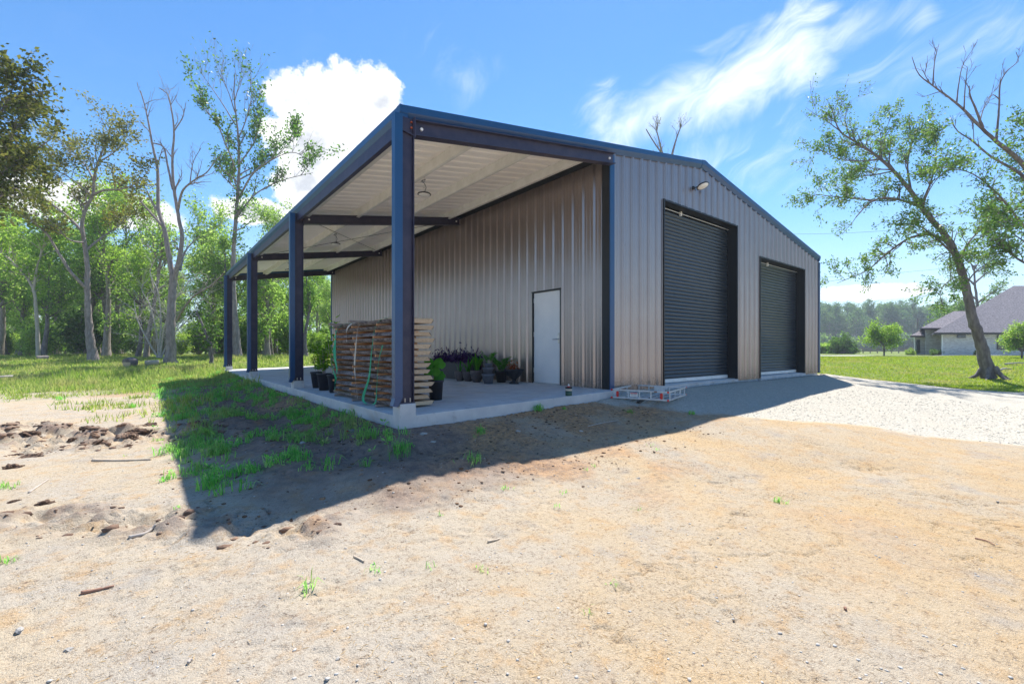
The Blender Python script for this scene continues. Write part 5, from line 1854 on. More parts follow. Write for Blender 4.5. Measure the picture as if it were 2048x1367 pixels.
    T.sprout(P, R, 16, 0.36, 0.62, 0.85, 1, 0.1, (0.7, 1.3), 10, 0.11, kids=4, rmax=0.03)
    # root spurs
    for a in np.linspace(0, 2 * math.pi, 7)[:-1]:
        d = np.array((math.cos(a), math.sin(a), 0))
        e = b + d * 0.85
        e[2] = h1(e[0], e[1]) - 0.06
        T.limb([b + np.array((0, 0, 0.55)) + d * 0.20, b + d * 0.48 + np.array((0, 0, 0.14)), e], 0.20, 0.07, 7)
    T.finish('leaning_oak', 'large leaning leafy tree with a flared base on the lawn right of the workshop', 'tree', b, M['trunkdark'], M['leafoak'], 0.125, 0.060)

    # --- second tree, trunk beyond the right edge, with dead upper limbs
    fw = 18.5
    T = Tree(10, 0.60)
    b = ground_base(2115, fw)
    m = lambda q: px2m(q, fw)
    P, R = T.limb([b] + px_path([(2105, 660), (2085, 580), (2070, 480), (2068, 400), (2062, 350)], fw), m(20), m(9), 11, 4, 0.5)
    dead = [([(2064, 352), (2048, 330), (1993, 283, -.3), (1959, 252, -.4), (1926, 218, -.5), (1867, 172, -.6), (1837, 148, -.7), (1824, 114, -.7)], 8, .8), ([(2066, 380), (2048, 354, .3), (1978, 310, .6), (1938, 277, .8), (1915, 262, .9), (1904, 246, .9)], 6, 1.4),
            ([(1993, 280, -.3), (1998, 218, -.2), (2004, 157, -.1), (2022, 135, 0), (2037, 122, 0), (2032, 104, 0)], 4, .8), ([(1965, 256, -.4), (1950, 215, -.6), (1940, 190, -.7), (1938, 172, -.7)], 4.5, 1.5), ([(1913, 208, -.5), (1918, 165, -.3), (1926, 130, -.2), (1946, 98, -.2)], 2.4, .6),
            ([(1928, 222, -.5), (1930, 180, -.9), (1934, 140, -1)], 2.4, .7), ([(1866, 170, -.6), (1870, 120, -.5), (1878, 88, -.5)], 2.4, .5), ([(1860, 167, -.6), (1850, 150, -.8), (1846, 140, -.8)], 1.8, .6), ([(1948, 285, .7), (1946, 250, .9), (1944, 235, .9)], 1.6, .6),
            ([(2000, 200, -.2), (1985, 190, -.6), (1970, 215, -.9), (1955, 230, -1)], 1.6, .6), ([(1958, 248, -.4), (1975, 200, .3), (2000, 168, .6)], 2.0, .6)]
    for pts, a, e in dead:
        q = T.limb(px_path(pts, fw), m(a), m(e), 7)
        T.sprout(*q, 5, 0.45, 1.0, 0.55, 1, 0.4, (0.3, 0.8), 0, kids=2, rmax=0.02)
    live = [([(2070, 480), (2030, 430, -.5), (1988, 380, -.8), (1939, 345, -1), (1885, 335, -1.2)], 5, .7), ([(2078, 540), (2040, 520, .5), (2010, 500, .8), (1970, 487, 1)], 5, .7), ([(2068, 420), (2060, 380, 1), (2045, 330, 1.5), (2035, 300, 1.7)], 4, .8),
            ([(2066, 370), (2080, 320, -1), (2070, 280, -1.4), (2050, 260, -1.6)], 4, .8), ([(2075, 500), (2030, 470, 1.4), (1990, 440, 2), (1950, 425, 2.2)], 3.5, .7), ([(2072, 460), (2050, 450, -1.5), (2020, 440, -2.2), (1990, 450, -2.6)], 3.5, .7)]
    for pts, a, e in live:
        q = T.limb(px_path(pts, fw), m(a), m(e), 7)
        T.sprout(*q, 16, 0.3, 1.0, 0.95, 1, 0.25, (0.5, 1.2), 12, 0.11, kids=5, rmax=0.035)
    T.finish('half_dead_tree', 'tree with dark bare upper limbs reaching in over the right picture edge', 'tree', b, M['trunkdark'], M['leafoak'], 0.14, 0.066)

    # --- bare tree top showing above the ridge
    fw = 40
    T = Tree(11)
    b = ground_base(1332, fw)
    m = lambda q: px2m(q, fw)
    P, R = T.limb([b] + px_path([(1335, 560), (1330, 430), (1332, 350), (1325, 310), (1308, 285), (1292, 258)], fw), m(7), m(1.0), 8)
    q = T.limb(px_path([(1332, 350), (1344, 310, .5), (1352, 280, .8), (1363, 250, 1)], fw), m(4), m(.8), 7)
    q2 = T.limb(px_path([(1325, 310), (1318, 280, -.5), (1312, 255, -.6)], fw), m(2.5), m(.7), 7)
    for pq in ((P, R), q, q2):
        T.sprout(*pq, 9, 0.72, 1.0, 1.1, 1, 0.5, (0.3, 0.8), 3, 0.1, kids=3, rmax=0.025)
    T.finish('bare_tree', 'nearly bare twig tops sticking up behind the roof left of the ridge', 'tree', b, M['trunk'], M['leafbrown'], 0.14, 0.06)


def forest():
    """The wood behind the field: six grown trees and two kinds of understorey, copied tree by tree."""
    protos = []
    for k in range(6):
        T = Tree(40 + k)
        r = T.r
        h = (12.5, 14.5, 11.0, 16.0, 13.0, 10.0)[k]
        top = np.array((r.normal(0, 0.9), r.normal(0, 0.9), h))
        P, R = T.limb([np.array((0, 0, -0.1)), top * 0.25 + r.normal(0, .15, 3), top * 0.5 + r.normal(0, .25, 3), top * 0.75 + r.normal(0, .3, 3), top], 0.17 + 0.012 * h * r.uniform(0.6, 1), 0.03, 9, 4, 0.4)
        t0 = (0.34, 0.42, 0.22, 0.45, 0.30, 0.18)[k]
        sh = lambda t: 0.45 + 0.75 * math.sin(math.pi * min(1, max(0, (t - t0) / (1.02 - t0)) * 0.85 + 0.12))
        T.sprout(P, R, 24, t0, 1.0, h * 0.21, 2, 0.28, (0.6, 1.25), 13, 0.30, kids=4, rmax=0.09, shape=sh)
        protos.append(T.finish('forest_tree', 'x', 'tree', (0, 0, 0), M['trunk' if k % 2 else 'trunkdark'], M[('leaf', 'leafyellow', 'leaf', 'leaf', 'leafyellow', 'leaf')[k]], 0.29, 0.15))
    bush = []
    for k in range(3):
        T = Tree(60 + k)
        r = T.r
        for q in range(7):
            a = r.uniform(0, 6.28)
            tip = np.array((math.cos(a) * r.uniform(.3, 1.2), math.sin(a) * r.uniform(.3, 1.2), r.uniform(1.6, 3.4)))
            P, R = T.limb([np.array((0, 0, -0.05)), tip * 0.5 + r.normal(0, .1, 3), tip], 0.04, 0.012, 5)
            T.sprout(P, R, 12, 0.15, 1.0, 0.8, 1, 0.2, (0.5, 1.2), 12, 0.17, kids=4, rmax=0.015)
        bush.append(T.finish('forest_shrub', 'x', 'shrub', (0, 0, 0), M['trunk'], M[('leaf', 'leafyellow', 'leafoak')[k]], 0.24, 0.12))
    labs = ['dark-trunked green tree', 'tall yellow-green tree', 'low-branched green tree', 'straight high-crowned green tree', 'mid-height yellow-green tree', 'shorter bushy green tree']
    blabs = ['green shrub', 'yellow-green shrub', 'dark shrub']
    r = np.random.default_rng(77)
    used = set()
    ZONES = ((40, 'at the far left edge'), (120, 'left of the browned tree'), (240, 'behind the browned tree'), (310, 'behind the bleached brush'), (400, 'behind the dead tree'), (455, 'just left of the porch posts'),
             (500, 'between the farthest porch posts'), (590, 'between the middle porch posts'), (9999, 'between post and lumber stack'))

    def where(px, fw, cut):
        return ('front ' if fw < cut else 'deeper ') + '%s ' , next(t for b, t in ZONES if px < b)


    def put(pr, k, x, y, s, label, group):
        key = (pr[k].name)
        o = pr[k] if key not in used else copy_tree(pr[k])
        used.add(key)
        o.location = (x, y, h1(x, y) - 0.05)
        o.rotation_euler = (0, 0, r.uniform(0, 6.28))
        o.scale = (s * r.uniform(.9, 1.1), s * r.uniform(.9, 1.1), s)
        tag(o, label, group=group)

    n = 0
    tries = 0
    pts = []
    while n < 92 and tries < 5000:
        tries += 1
        fw = 35 + 45 * r.random() ** 1.35
        px = r.uniform(-60, 668)
        u = (px - PX) / FPX * fw
        p = uv2w(u, fw, 0)
        if d_rect(p[0:1], p[1:2])[0] < 7 or any(math.hypot(p[0] - q[0], p[1] - q[1]) < 2.0 for q in pts):
            continue
        pts.append(p)
        k = int(r.integers(0, 6))
        s = r.uniform(0.72, 1.0) * (0.80 if px > 250 else 0.92)
        row, zone = where(px, fw, 46)
        put(protos, k, p[0], p[1], s, (row % labs[k]) + 'in the wood ' + zone, 'trees of the wood ' + zone)
        n += 1
    n = 0
    while n < 120:
        fw = 33 + 44 * r.random() ** 0.8
        px = r.uniform(-40, 668)
        p = uv2w((px - PX) / FPX * fw, fw, 0)
        if d_rect(p[0:1], p[1:2])[0] < 6:
            continue
        k = int(r.integers(0, 3))
        row, zone = where(px, fw, 50)
        put(bush, k, p[0], p[1], r.uniform(0.6, 1.25), (row % blabs[k]) + 'in undergrowth ' + zone, 'undergrowth shrubs ' + zone)
        n += 1


def right_side():
    r = np.random.default_rng(91)
    # distant pines
    protos = []
    for k in range(3):
        T = Tree(80 + k)
        h = (20, 23, 17)[k]
        P, R = T.limb([np.array((0, 0, -.2)), np.array((.2, 0, h * .4)), np.array((.1, .3, h * .75)), np.array((.3, .1, h))], 0.26, 0.05, 7, 3)
        sh = lambda t: 0.35 + 1.0 * math.sin(math.pi * min(1, max(0, (t - .38) / .62) * 0.75 + 0.22))
        T.sprout(P, R, 26, 0.40, 1.0, 2.9, 1, 0.15, (1.0, 1.4), 16, 0.5, kids=4, rmax=0.08, shape=sh)
        protos.append(T.finish('pine_tree', 'x', 'tree', (0, 0, 0), M['trunk'], M['needle'], 0.75, 0.30))
    labs = ['%sstraight pine of the distant treeline ', '%stallest pine of the distant treeline ', '%sshorter pine of the distant treeline ']
    for i in range(210):
        fw = 186 + 55 * r.random()
        px = r.uniform(1600, 1935)
        p = uv2w((px - PX) / FPX * fw, fw, 0)
        k = int(r.integers(0, 3))
        o = protos[k] if i >= 0 and protos[k].get('n') is None else copy_tree(protos[k])
        protos[k]['n'] = 1
        o.location = (p[0], p[1], h1(p[0], p[1]) - 0.1)
        o.rotation_euler = (0, 0, r.uniform(0, 6.28))
        s = r.uniform(0.72, 1.0)
        o.scale = (s, s, s)
        zn = next(t for b, t in ((1662, 'above the tall crop'), (1710, 'behind the round bush'), (1742, 'left of the lawn tree'), (1800, 'behind the lawn tree'), (1838, 'by the utility pole'), (1895, 'behind the left house roofs'), (9999, 'hidden behind the house')) if px < b)
        tag(o, labs[k] % ('front ' if fw < 212 else 'deeper ') + zn, group='pines of the treeline ' + zn)
    for o in protos:
        del o['n']

    # understorey in front of the pines
    bp = []
    for k in range(2):
        T = Tree(95 + k)
        for q in range(9):
            a = T.r.uniform(0, 6.28)
            tip = np.array((math.cos(a) * 2.2, math.sin(a) * 2.2, T.r.uniform(3, 6.5)))
            P, R = T.limb([np.array((0, 0, 0)), tip * .5 + T.r.normal(0, .3, 3), tip], 0.08, 0.02, 5)
            T.sprout(P, R, 12, 0.1, 1.0, 1.5, 1, 0.2, (0.5, 1.2), 12, 0.4, kids=3, rmax=0.02)
        bp.append(T.finish('thicket_bush', 'x', 'bush', (0, 0, 0), M['trunkdark'], M[('needle', 'leaf')[k]], 0.6, 0.3))
    for i in range(46):
        fw = 176 + 12 * r.random()
        px = r.uniform(1600, 1935)
        p = uv2w((px - PX) / FPX * fw, fw, 0)
        k = i % 2
        o = bp[k] if i < 2 else copy_tree(bp[k])
        o.location = (p[0], p[1], h1(p[0], p[1]) - 0.1)
        o.rotation_euler = (0, 0, r.uniform(0, 6.28))
        s = r.uniform(0.6, 1.1)
        o.scale = (s, s, s * r.uniform(0.7, 1))
        zn = next(t for b, t in ((1662, 'above the tall crop'), (1710, 'behind the round bush'), (1742, 'left of the lawn tree'), (1800, 'behind the lawn tree'), (1838, 'by the utility pole'), (9999, 'behind the house')) if px < b)
        tag(o, ('blue-green' if k == 0 else 'mid-green') + ' thicket bush below the distant pines ' + zn, group='thicket below the pines ' + zn)

    def bush(px, fw, hh, rad, leafm, name, label, L, Wd, seed, trunk=0.0, n=14, cat='bush', lv=12):
        T = Tree(seed)
        b = ground_base(px, fw)
        for q in range(n):
            a = T.r.uniform(0, 6.28)
            e = T.r.uniform(0.15, 1)
            tip = b + np.array((math.cos(a) * rad * 0.8 * math.sqrt(1 - e * e * 0.8), math.sin(a) * rad * 0.8 * math.sqrt(1 - e * e * 0.8), trunk + (hh - trunk) * e * 0.9))
            s = b + np.array((0, 0, trunk))
            P, R = T.limb([b if trunk == 0 else s, (s + tip) / 2 + T.r.normal(0, rad * .06, 3), tip], 0.05, 0.012, 5)
            T.sprout(P, R, 9, 0.2, 1.0, rad * 0.42, 1, 0.15, (0.5, 1.2), lv, rad * 0.09, kids=4, rmax=0.015)
        if trunk:
            T.limb([b, b + np.array((0.03, 0, trunk * .6)), b + np.array((0, 0.02, trunk * 1.3))], 0.07, 0.05, 7)
        return T.finish(name, label, cat, b, M['trunkdark'], leafm, L, Wd)

    bush(1684, 62, 2.6, 1.75, M['leafoak'], 'round_bush', 'round dark green bush standing alone in front of the distant pines', 0.26, 0.13, 101)
    bush(1768, 42, 3.0, 1.6, M['leafyellow'], 'lawn_tree', 'small round-headed yellow-green tree with a thin trunk on the lawn by the drive', 0.17, 0.085, 102, 1.0, 16, 'tree')
    bush(2044, 33, 2.45, 1.15, M['leafyellow'], 'corner_bush', 'large rounded yellow-green bush against the house at the right picture edge', 0.14, 0.07, 103, 0.5, 22)
    bush(1905, 74, 9.5, 4.2, M['leafoak'], 'garden_tree', 'spreading dark green tree behind the left roofs of the brick house', 0.40, 0.20, 104, 3.0, 16, 'tree')
    for k, (px, fw, hh, lab) in enumerate(((1876, 47, 0.75, 'low dark shrub at the house corner next to the downpipe'), (1960, 44.5, 0.55, 'small clipped dark shrub behind the leaning trunk at the house wall'), (1823, 50.5, 0.7, 'low pale green shrub left of the smallest house bay'))):
        bush(px, fw, hh, hh * .9, M['leafoak' if k < 2 else 'leafyellow'], 'foundation_shrub', lab, 0.09, 0.05, 110 + k, 0, 9, 'shrub', 8)
    # pine beside the house
    T = Tree(120)
    fw = 63
    b = ground_base(1957, fw)
    m = lambda q: px2m(q, fw)
    P, R = T.limb([b] + px_path([(1957, 660), (1955, 610), (1950, 570), (1948, 530)], fw), m(4), m(1.2), 8)
    for pts in ([(1955, 605), (1985, 585, .5), (2010, 570, .8)], [(1955, 600), (1925, 580, -.5), (1905, 570, -.8)], [(1950, 565), (1975, 545, .6), (1992, 535, .8)], [(1950, 570), (1920, 545, .6), (1905, 540, .8)], [(1956, 625), (1975, 610, -1), (1998, 605, -1.6)], [(1948, 540), (1940, 525, .2), (1930, 520, .3)], [(1948, 540), (1960, 522, -.3), (1972, 518, -.4)]):
        q = T.limb(px_path(pts, fw), m(2), m(.5), 6)
        T.sprout(*q, 9, 0.4, 1.0, 1.3, 1, 0.3, (0.5, 1.1), 12, 0.28, kids=4, rmax=0.04)
    T.finish('house_pine', 'tall open-crowned pine rising behind the leaning trunk and the house roof', 'tree', b, M['trunkdark'], M['leafoak'], 0.34, 0.13)

    # tall crop beyond the road
    n = 5200
    fw = r.uniform(66, 71, n)
    px = r.uniform(1615, 1668, n)
    P = np.stack([uv2w((a - PX) / FPX * f, f, 0) for a, f in zip(px, fw)])
    P[:, 2] = H(P[:, 0], P[:, 1]) + 0
    V, F = blades(P, r.uniform(1.0, 1.9, n), 0.16, r.uniform(0.2, 0.8, n), r)
    tag(link('tall_crop', mesh_from('tall_crop', V, F, M['leafyellow'])), 'strip of tall green crop beyond the road', kind='stuff')


KSH = 0.85


def hw(u, v, z):
    """House plan: its side walls run off at an angle to the front."""
    return uv2w(u + KSH * (v - 46.5), v, z)


def ground_box(mb, u0, u1, v0, v1, z0, z1):
    V = [hw(u, v, z) for z in (z0, z1) for v in (v0, v1) for u in (u0, u1)]
    mb.add(V, [(0, 2, 3, 1), (4, 5, 7, 6), (0, 1, 5, 4), (2, 6, 7, 3), (0, 4, 6, 2), (1, 3, 7, 5)])
    return mb


def hip_roof(u0, u1, v0, v1, ze, zr, ua, ub, vm):
    """Solid hip roof with a small fascia; ridge from ua to ub at depth vm."""
    mb = MB()
    e = [hw(u0, v0, ze), hw(u1, v0, ze), hw(u1, v1, ze), hw(u0, v1, ze)]
    d = [hw(u0, v0, ze + .02), hw(u1, v0, ze + .02), hw(u1, v1, ze + .02), hw(u0, v1, ze + .02)]
    rd = [hw(ua, vm, zr), hw(ub, vm, zr)]
    V = e + d + rd
    F = [(3, 2, 1, 0), (0, 1, 5, 4), (1, 2, 6, 5), (2, 3, 7, 6), (3, 0, 4, 7), (4, 5, 9, 8), (5, 6, 9), (6, 7, 8, 9), (7, 4, 8)]
    return mb.add(V, F)


def house():
    z0 = -0.35
    o = thing('brick_house', 'whitewashed brick house with steep grey hipped roofs beyond the lawn', 'house', (0, 0, 0))

    def put(mb, name, m, par=o):
        return mb.build(name, m, par)
    # main wing
    put(ground_box(MB(), 43.6, 60, 46.5, 62, z0, 2.42), 'wall', M['brick'])
    rf = put(hip_roof(42.6, 61, 45.7, 63, 2.44, 8.3, 52.6, 56.0, 54.0), 'roof', M['shingle'])
    put(ground_box(MB(), 42.58, 61.02, 45.66, 45.695, 2.26, 2.46), 'fascia', M['fascia'], rf)
    put(ground_box(MB(), 42.54, 42.575, 45.66, 63, 2.26, 2.46), 'fascia', M['fascia'], rf)
    # taller rear wing, left
    put(ground_box(MB(), 41.95, 50, 50.2, 60, z0, 3.05), 'wall', M['brick'])
    rf = put(hip_roof(41.4, 50, 49.4, 60.5, 3.07, 5.3, 45.5, 47.0, 54.0), 'roof', M['shingle'])
    put(ground_box(MB(), 41.38, 49.0, 49.36, 49.395, 2.89, 3.09), 'fascia', M['fascia'], rf)
    put(ground_box(MB(), 41.34, 41.375, 49.36, 60.5, 2.89, 3.09), 'fascia', M['fascia'], rf)
    # small bay
    put(ground_box(MB(), 40.8, 43.0, 51.0, 55, z0, 2.25), 'wall', M['brick'])
    rf = put(hip_roof(40.3, 44.0, 50.4, 56, 2.27, 3.4, 42.3, 43.0, 53.0), 'roof', M['shingle'])
    put(ground_box(MB(), 40.28, 44.0, 50.36, 50.395, 2.11, 2.29), 'fascia', M['fascia'], rf)
    f = put(ground_box(MB(), 41.0, 41.4, 50.93, 50.996, 0.35, 1.85), 'window', M['fascia'])
    put(ground_box(MB(), 41.05, 41.35, 50.915, 50.929, 0.42, 1.78), 'pane', M['glass'], f)
    # windows of the main wing
    f = put(ground_box(MB(), 49.1, 50.9, 46.43, 46.496, 0.76, 2.22), 'window', M['fascia'])
    put(ground_box(MB(), 49.17, 50.83, 46.41, 46.429, 1.52, 2.16), 'blind', M['blind'], f)
    put(ground_box(MB(), 49.17, 50.83, 46.41, 46.429, 0.82, 1.48), 'pane', M['glass'], f)
    f = put(ground_box(MB(), 45.0, 45.9, 46.43, 46.496, 1.94, 2.25), 'window', M['fascia'])
    put(ground_box(MB(), 45.04, 45.86, 46.41, 46.429, 1.98, 2.23), 'pane', M['glass'], f)
    # downpipes at the corner
    put(ground_box(MB(), 43.42, 43.58, 46.42, 46.52, -0.1, 2.28), 'downpipe', M['white'])
    # drive in front of the house
    V, F = [], []
    us = np.linspace(14, 90, 80)
    for u in us:
        for v in (43.0, 45.2):
            p = uv2w(u, v, 0)
            V.append((p[0], p[1], h1(p[0], p[1]) + 0.05))
    for i in range(len(us) - 1):
        F.append((2 * i, 2 * i + 2, 2 * i + 3, 2 * i + 1))
    tag(link('concrete_drive', mesh_from('concrete_drive', V, F, M['asphalt'])), kind='structure')
    # utility pole and cables
    fw = 120
    b = ground_base(1835, fw)
    t = thing('utility_pole', 'dark wooden utility pole left of the house roofs', 'utility pole', b)
    ztop = ray(1835, 636, fw)[2] - b[2]
    MB().tube([(0, 0, -0.3), (0, 0, ztop)], [0.22, 0.16], 8).build('pole', M['pole'], t)
    MB().box(-1.1, 1.1, -0.06, 0.06, ztop - 0.9, ztop - 0.75).build('crossarm', M['pole'], t)
    MB().tube([(0.3, 0.25, ztop - 2.6), (0.3, 0.25, ztop - 1.6)], 0.22, 8).build('transformer', M['stone'], t)
    for k, (dy, lab) in enumerate(((640, 'uppermost cable running left from the utility pole'), (648, 'middle cable running left from the utility pole'), (660, 'lowest cable running left from the utility pole'))):
        a, c = ray(1835, dy, fw), ray(1380, dy + 6, fw + 30)
        P = [a + (c - a) * q + np.array((0, 0, -1.2 * 4 * q * (1 - q))) for q in np.linspace(0, 1, 13)]
        mb = MB().tube(P, 0.035, 5)
        tag(mb.build('cable', M['wire']), lab, 'cable', 'cables on the utility pole')
    a, c = ray(1580, 468, 38), ray(2300, 395, 24)
    mb = MB().tube([a + (c - a) * q + np.array((0, 0, -0.5 * 4 * q * (1 - q))) for q in np.linspace(0, 1, 17)], 0.010, 5)
    tag(mb.build('cable', M['wire']), 'thin overhead cable rising to the right behind the leaning tree', 'cable')
    a, c = ray(1560, 558, 60), ray(2300, 480, 60)
    mb = MB().tube([a + (c - a) * q + np.array((0, 0, -0.9 * 4 * q * (1 - q))) for q in np.linspace(0, 1, 17)], 0.014, 5)
    tag(mb.build('cable', M['wire']), 'faint lower overhead cable crossing behind the leaning trunk', 'cable')
    # low fence beyond the drive
    t = thing('rail_fence', 'low grey rail fence between the lawn tree and the small house bay', 'fence', (0, 0, 0))
    fz = 0.1
    for k, px in enumerate(np.linspace(1712, 1826, 9)):
        p = ray(px, PY, 72)
        MB().box(p[0] - .06, p[0] + .06, p[1] - .06, p[1] + .06, fz - 0.3, fz + 0.85).build('fence_post', M['stickergrey'], t)
    for z in (0.35, 0.72):
        a, c = ray(1706, PY, 72), ray(1830, PY, 72)
        a[2], c[2] = fz + z, fz + z
        MB().bar(a, c, 0.05, 0.12).build('rail', M['stickergrey'], t)


named_trees()
forest()
right_side()
house()


# ------------------------------------------------------------------ grass
def grass():
    r = np.random.default_rng(11)

    def scatter(n, u0, u1, v0, v1, density):
        v = v0 + (v1 - v0) * r.random(n)
        u = u0(v) + (u1(v) - u0(v)) * r.random(n)
        x, y = CAM[0] + v * SY + u * CY, CAM[1] + v * CY - u * SY
        k = r.random(n) < density(x, y, u, v)
        k &= d_rect(x, y) > 0.05
        x, y = x[k], y[k]
        return np.stack([x, y, H(x, y) - 0.004], 1), u[k], v[k]

    # field on the left: tufts, thick beyond, breaking up towards the bare soil
    def dens(x, y, u, v):
        g = grass_mask(x, y)
        pt = sstep(fbm(x, y, 0.9, 3, 71), -0.05, 0.30)
        return np.clip(g * (0.35 + 0.65 * pt) + 0.22 * sstep(v, 6.5, 11) * sstep(fbm(x, y, 1.1, 3, 73), 0.12, 0.35) * sstep(-u, 3, 5), 0, 1)
    P, u, v = scatter(52000, lambda q: -1.15 * q - 1, lambda q: -0.30 * q + 1.5, 6.5, 46, dens)
    k = 5
    n = len(P)
    Q = np.repeat(P, k, 0) + np.concatenate([r.normal(0, 0.07, (n * k, 2)), np.zeros((n * k, 1))], 1)
    tall = np.repeat(sstep(fbm(P[:, 0], P[:, 1], 3.0, 3, 75), 0.05, 0.45), k)
    hgt = (0.09 + 0.13 * r.random(n * k)) * (1 + 1.3 * tall) * np.repeat(0.65 + 0.35 * sstep(v, 9, 18), k)
    wid = 0.012 + 0.0009 * np.repeat(v, k)
    V, F = blades(Q, hgt, wid, r.uniform(0.15, 0.9, n * k), r, 1)
    tag(link('field_grass', mesh_from('field_grass', V, F, M['grass'])), 'rough green grass of the field on the left', kind='stuff')

    # mown lawn on the right
    P, u, v = scatter(150000, lambda q: 0.52 * q, lambda q: 1.2 * q + 2, 11, 46, lambda x, y, u, v: grass_mask(x, y))
    n = len(P)
    V, F = blades(P, r.uniform(0.035, 0.085, n), 0.010 + 0.0011 * v, r.uniform(0.2, 1.0, n), r, 1)
    tag(link('lawn_grass', mesh_from('lawn_grass', V, F, M['lawn'])), 'short mown lawn grass right of the workshop', kind='stuff')

    # lush growth in the shade along the slab
    def dens2(x, y, u, v):
        d = d_rect(x, y)
        m = sstep(2.6 - d, 0, 0.5) * (1 - sstep(x, -4.9, -4.4)) * sstep(y, -1.2, 0.0)
        pt = sstep(fbm(x, y, 0.50, 3, 81), 0.02, 0.24)
        return m * (pt * 0.95 + 0.16 * sstep(y, 2.5, 6)) * (0.65 + 0.35 * sstep(y, -0.5, 2.0))
    P, u, v = scatter(9000, lambda q: -0.95 * q, lambda q: 0 * q + 1.0, 4.0, 20, dens2)
    n, k = len(P), 14
    Q = np.repeat(P, k, 0) + np.concatenate([r.normal(0, 0.035, (n * k, 2)), np.zeros((n * k, 1))], 1)
    V, F = blades(Q, np.repeat(r.uniform(0.07, 0.22, n), k) * r.uniform(0.5, 1.1, n * k), r.uniform(0.007, 0.014, n * k), r.uniform(0.45, 1.15, n * k), r)
    tag(link('weed_grass', mesh_from('weed_grass', V, F, M['clump'])), 'green weeds and grass sprouting from the heaped topsoil along the slab', kind='stuff')

    # low broad-leaved weeds between the blades
    P, u, v = scatter(2600, lambda q: -0.95 * q, lambda q: 0 * q + 1.0, 4.0, 18, dens2)
    n, k = len(P), 9
    a = r.uniform(0, 2 * np.pi, n * k)
    D = np.stack([np.cos(a), np.sin(a), r.uniform(0.1, 0.9, n * k)], 1)
    L = np.repeat(r.uniform(0.03, 0.075, n), k)
    V, F = rhombi(np.repeat(P, k, 0) + D * L[:, None] * 0.7 + np.stack([0 * a, 0 * a, r.uniform(0, 0.07, n * k)], 1), D, L, L * 0.42, r)
    tag(link('broad_weeds', mesh_from('broad_weeds', V, F, M['clump'])), 'low broad-leaved weeds among the grass along the slab', kind='stuff')

    # sparse shoots in the open sand and along the slab front
    def dens3(x, y, u, v):
        return 0.03 + 0.5 * sstep(fbm(x, y, 1.2, 3, 85), 0.25, 0.45) * sstep(v, 3.6, 6)
    P, u, v = scatter(340, lambda q: -1.0 * q, lambda q: 0.35 * q, 2.4, 8.5, dens3)
    n, k = len(P), 6
    Q = np.repeat(P, k, 0) + np.concatenate([r.normal(0, 0.014, (n * k, 2)), np.zeros((n * k, 1))], 1)
    V, F = blades(Q, r.uniform(0.02, 0.07, n * k), 0.005, r.uniform(0.4, 1.2, n * k), r)
    tag(link('sparse_shoots', mesh_from('sparse_shoots', V, F, M['clump'])), 'scattered tiny grass shoots in the open sand', kind='stuff')

    # separate clumps one can point to
    spots = [(621, 1175, .10, 16, 'single small bright tuft alone in the sand at the bottom centre of the picture'),
             (1556, 1005, .08, 22, 'thin dry-looking tuft alone in the open sand right of centre'),
             (945, 922, .13, 45, 'dense green tuft in the shaded dirt, nearest the sunlit sand'),
             (962, 866, .12, 50, 'green tuft in the shaded dirt right below the front slab edge'),
             (1075, 820, .16, 80, 'wide low clump at the front slab edge near the green can'),
             (1260, 825, .09, 50, 'green clump at the gravel edge below the cargo basket'),
             (1383, 828, .10, 40, 'bright half-sunlit clump at the shadow edge on the gravel corner'),
             (1128, 818, .07, 30, 'smaller green tuft to the right of the wide clump at the slab edge'),
             (1008, 978, .06, 12, 'tiny sprig in the sunlit sand just outside the building shadow, left one of a pair'),
             (1130, 985, .05, 10, 'tiny sprig in the sunlit sand just outside the building shadow, right one of a pair'),
             (748, 1138, .06, 12, 'tiny sprig in the sand above the single bright tuft'),
             (964, 1142, .05, 10, 'tiny sprig standing in line with the corner pier in the sunlit sand'),
             (365, 915, .20, 60, 'tall grass clump on the left edge of the building shadow, in front'),
             (445, 830, .24, 70, 'tall grass clump in the middle of the shaded weeds'),
             (640, 830, .26, 90, 'large arching grass clump against the slab left of the lumber stack'),
             (700, 850, .20, 80, 'arching grass clump against the slab beside the corner pier'),
             (800, 905, .22, 80, 'large arching grass clump just in front of the corner pier'),
             (545, 880, .12, 50, 'low grass clump in the shaded hollow left of the corner pier'),
             (470, 945, .10, 40, 'low grass clump on the dark soil ridge nearest the shadow tip'),
             (330, 790, .36, 60, 'tall yellowish weed at the far left corner of the building shadow'),
             (425, 870, .14, 40, 'grass clump in the shade between the soil ridge and the tall clump'),
             (590, 905, .15, 40, 'upright grass clump in the bare dip left of the corner pier'),
             (15, 975, .10, 40, 'green clump at the left picture edge in the pale sand'),
             (265, 815, .16, 50, 'pale green clump in the sand between the clods and the field'),
             (12, 1125, .07, 16, 'small tuft low at the left picture edge'),
             (120, 800, .16, 60, 'green clump at the left where the sand turns to field')]
    for px, py, hgt, nb, lab in spots:
        p, fw = G(px, py)
        n = nb
        rad = 0.015 + 0.22 * hgt
        Q = np.concatenate([r.normal(0, rad, (n, 2)), np.zeros((n, 1))], 1)
        Q[:, 2] = H(Q[:, 0] + p[0], Q[:, 1] + p[1]) - p[2] - 0.006
        V, F = blades(Q, hgt * r.uniform(0.5, 1.15, n), r.uniform(0.004, 0.008, n) * (1 + fw * 0.03), r.uniform(0.35, 1.05, n), r)
        tag(link('grass_clump', mesh_from('grass_clump', V, F, M['clump']), None, p), lab, 'grass clump', 'grass clumps in the worked ground')


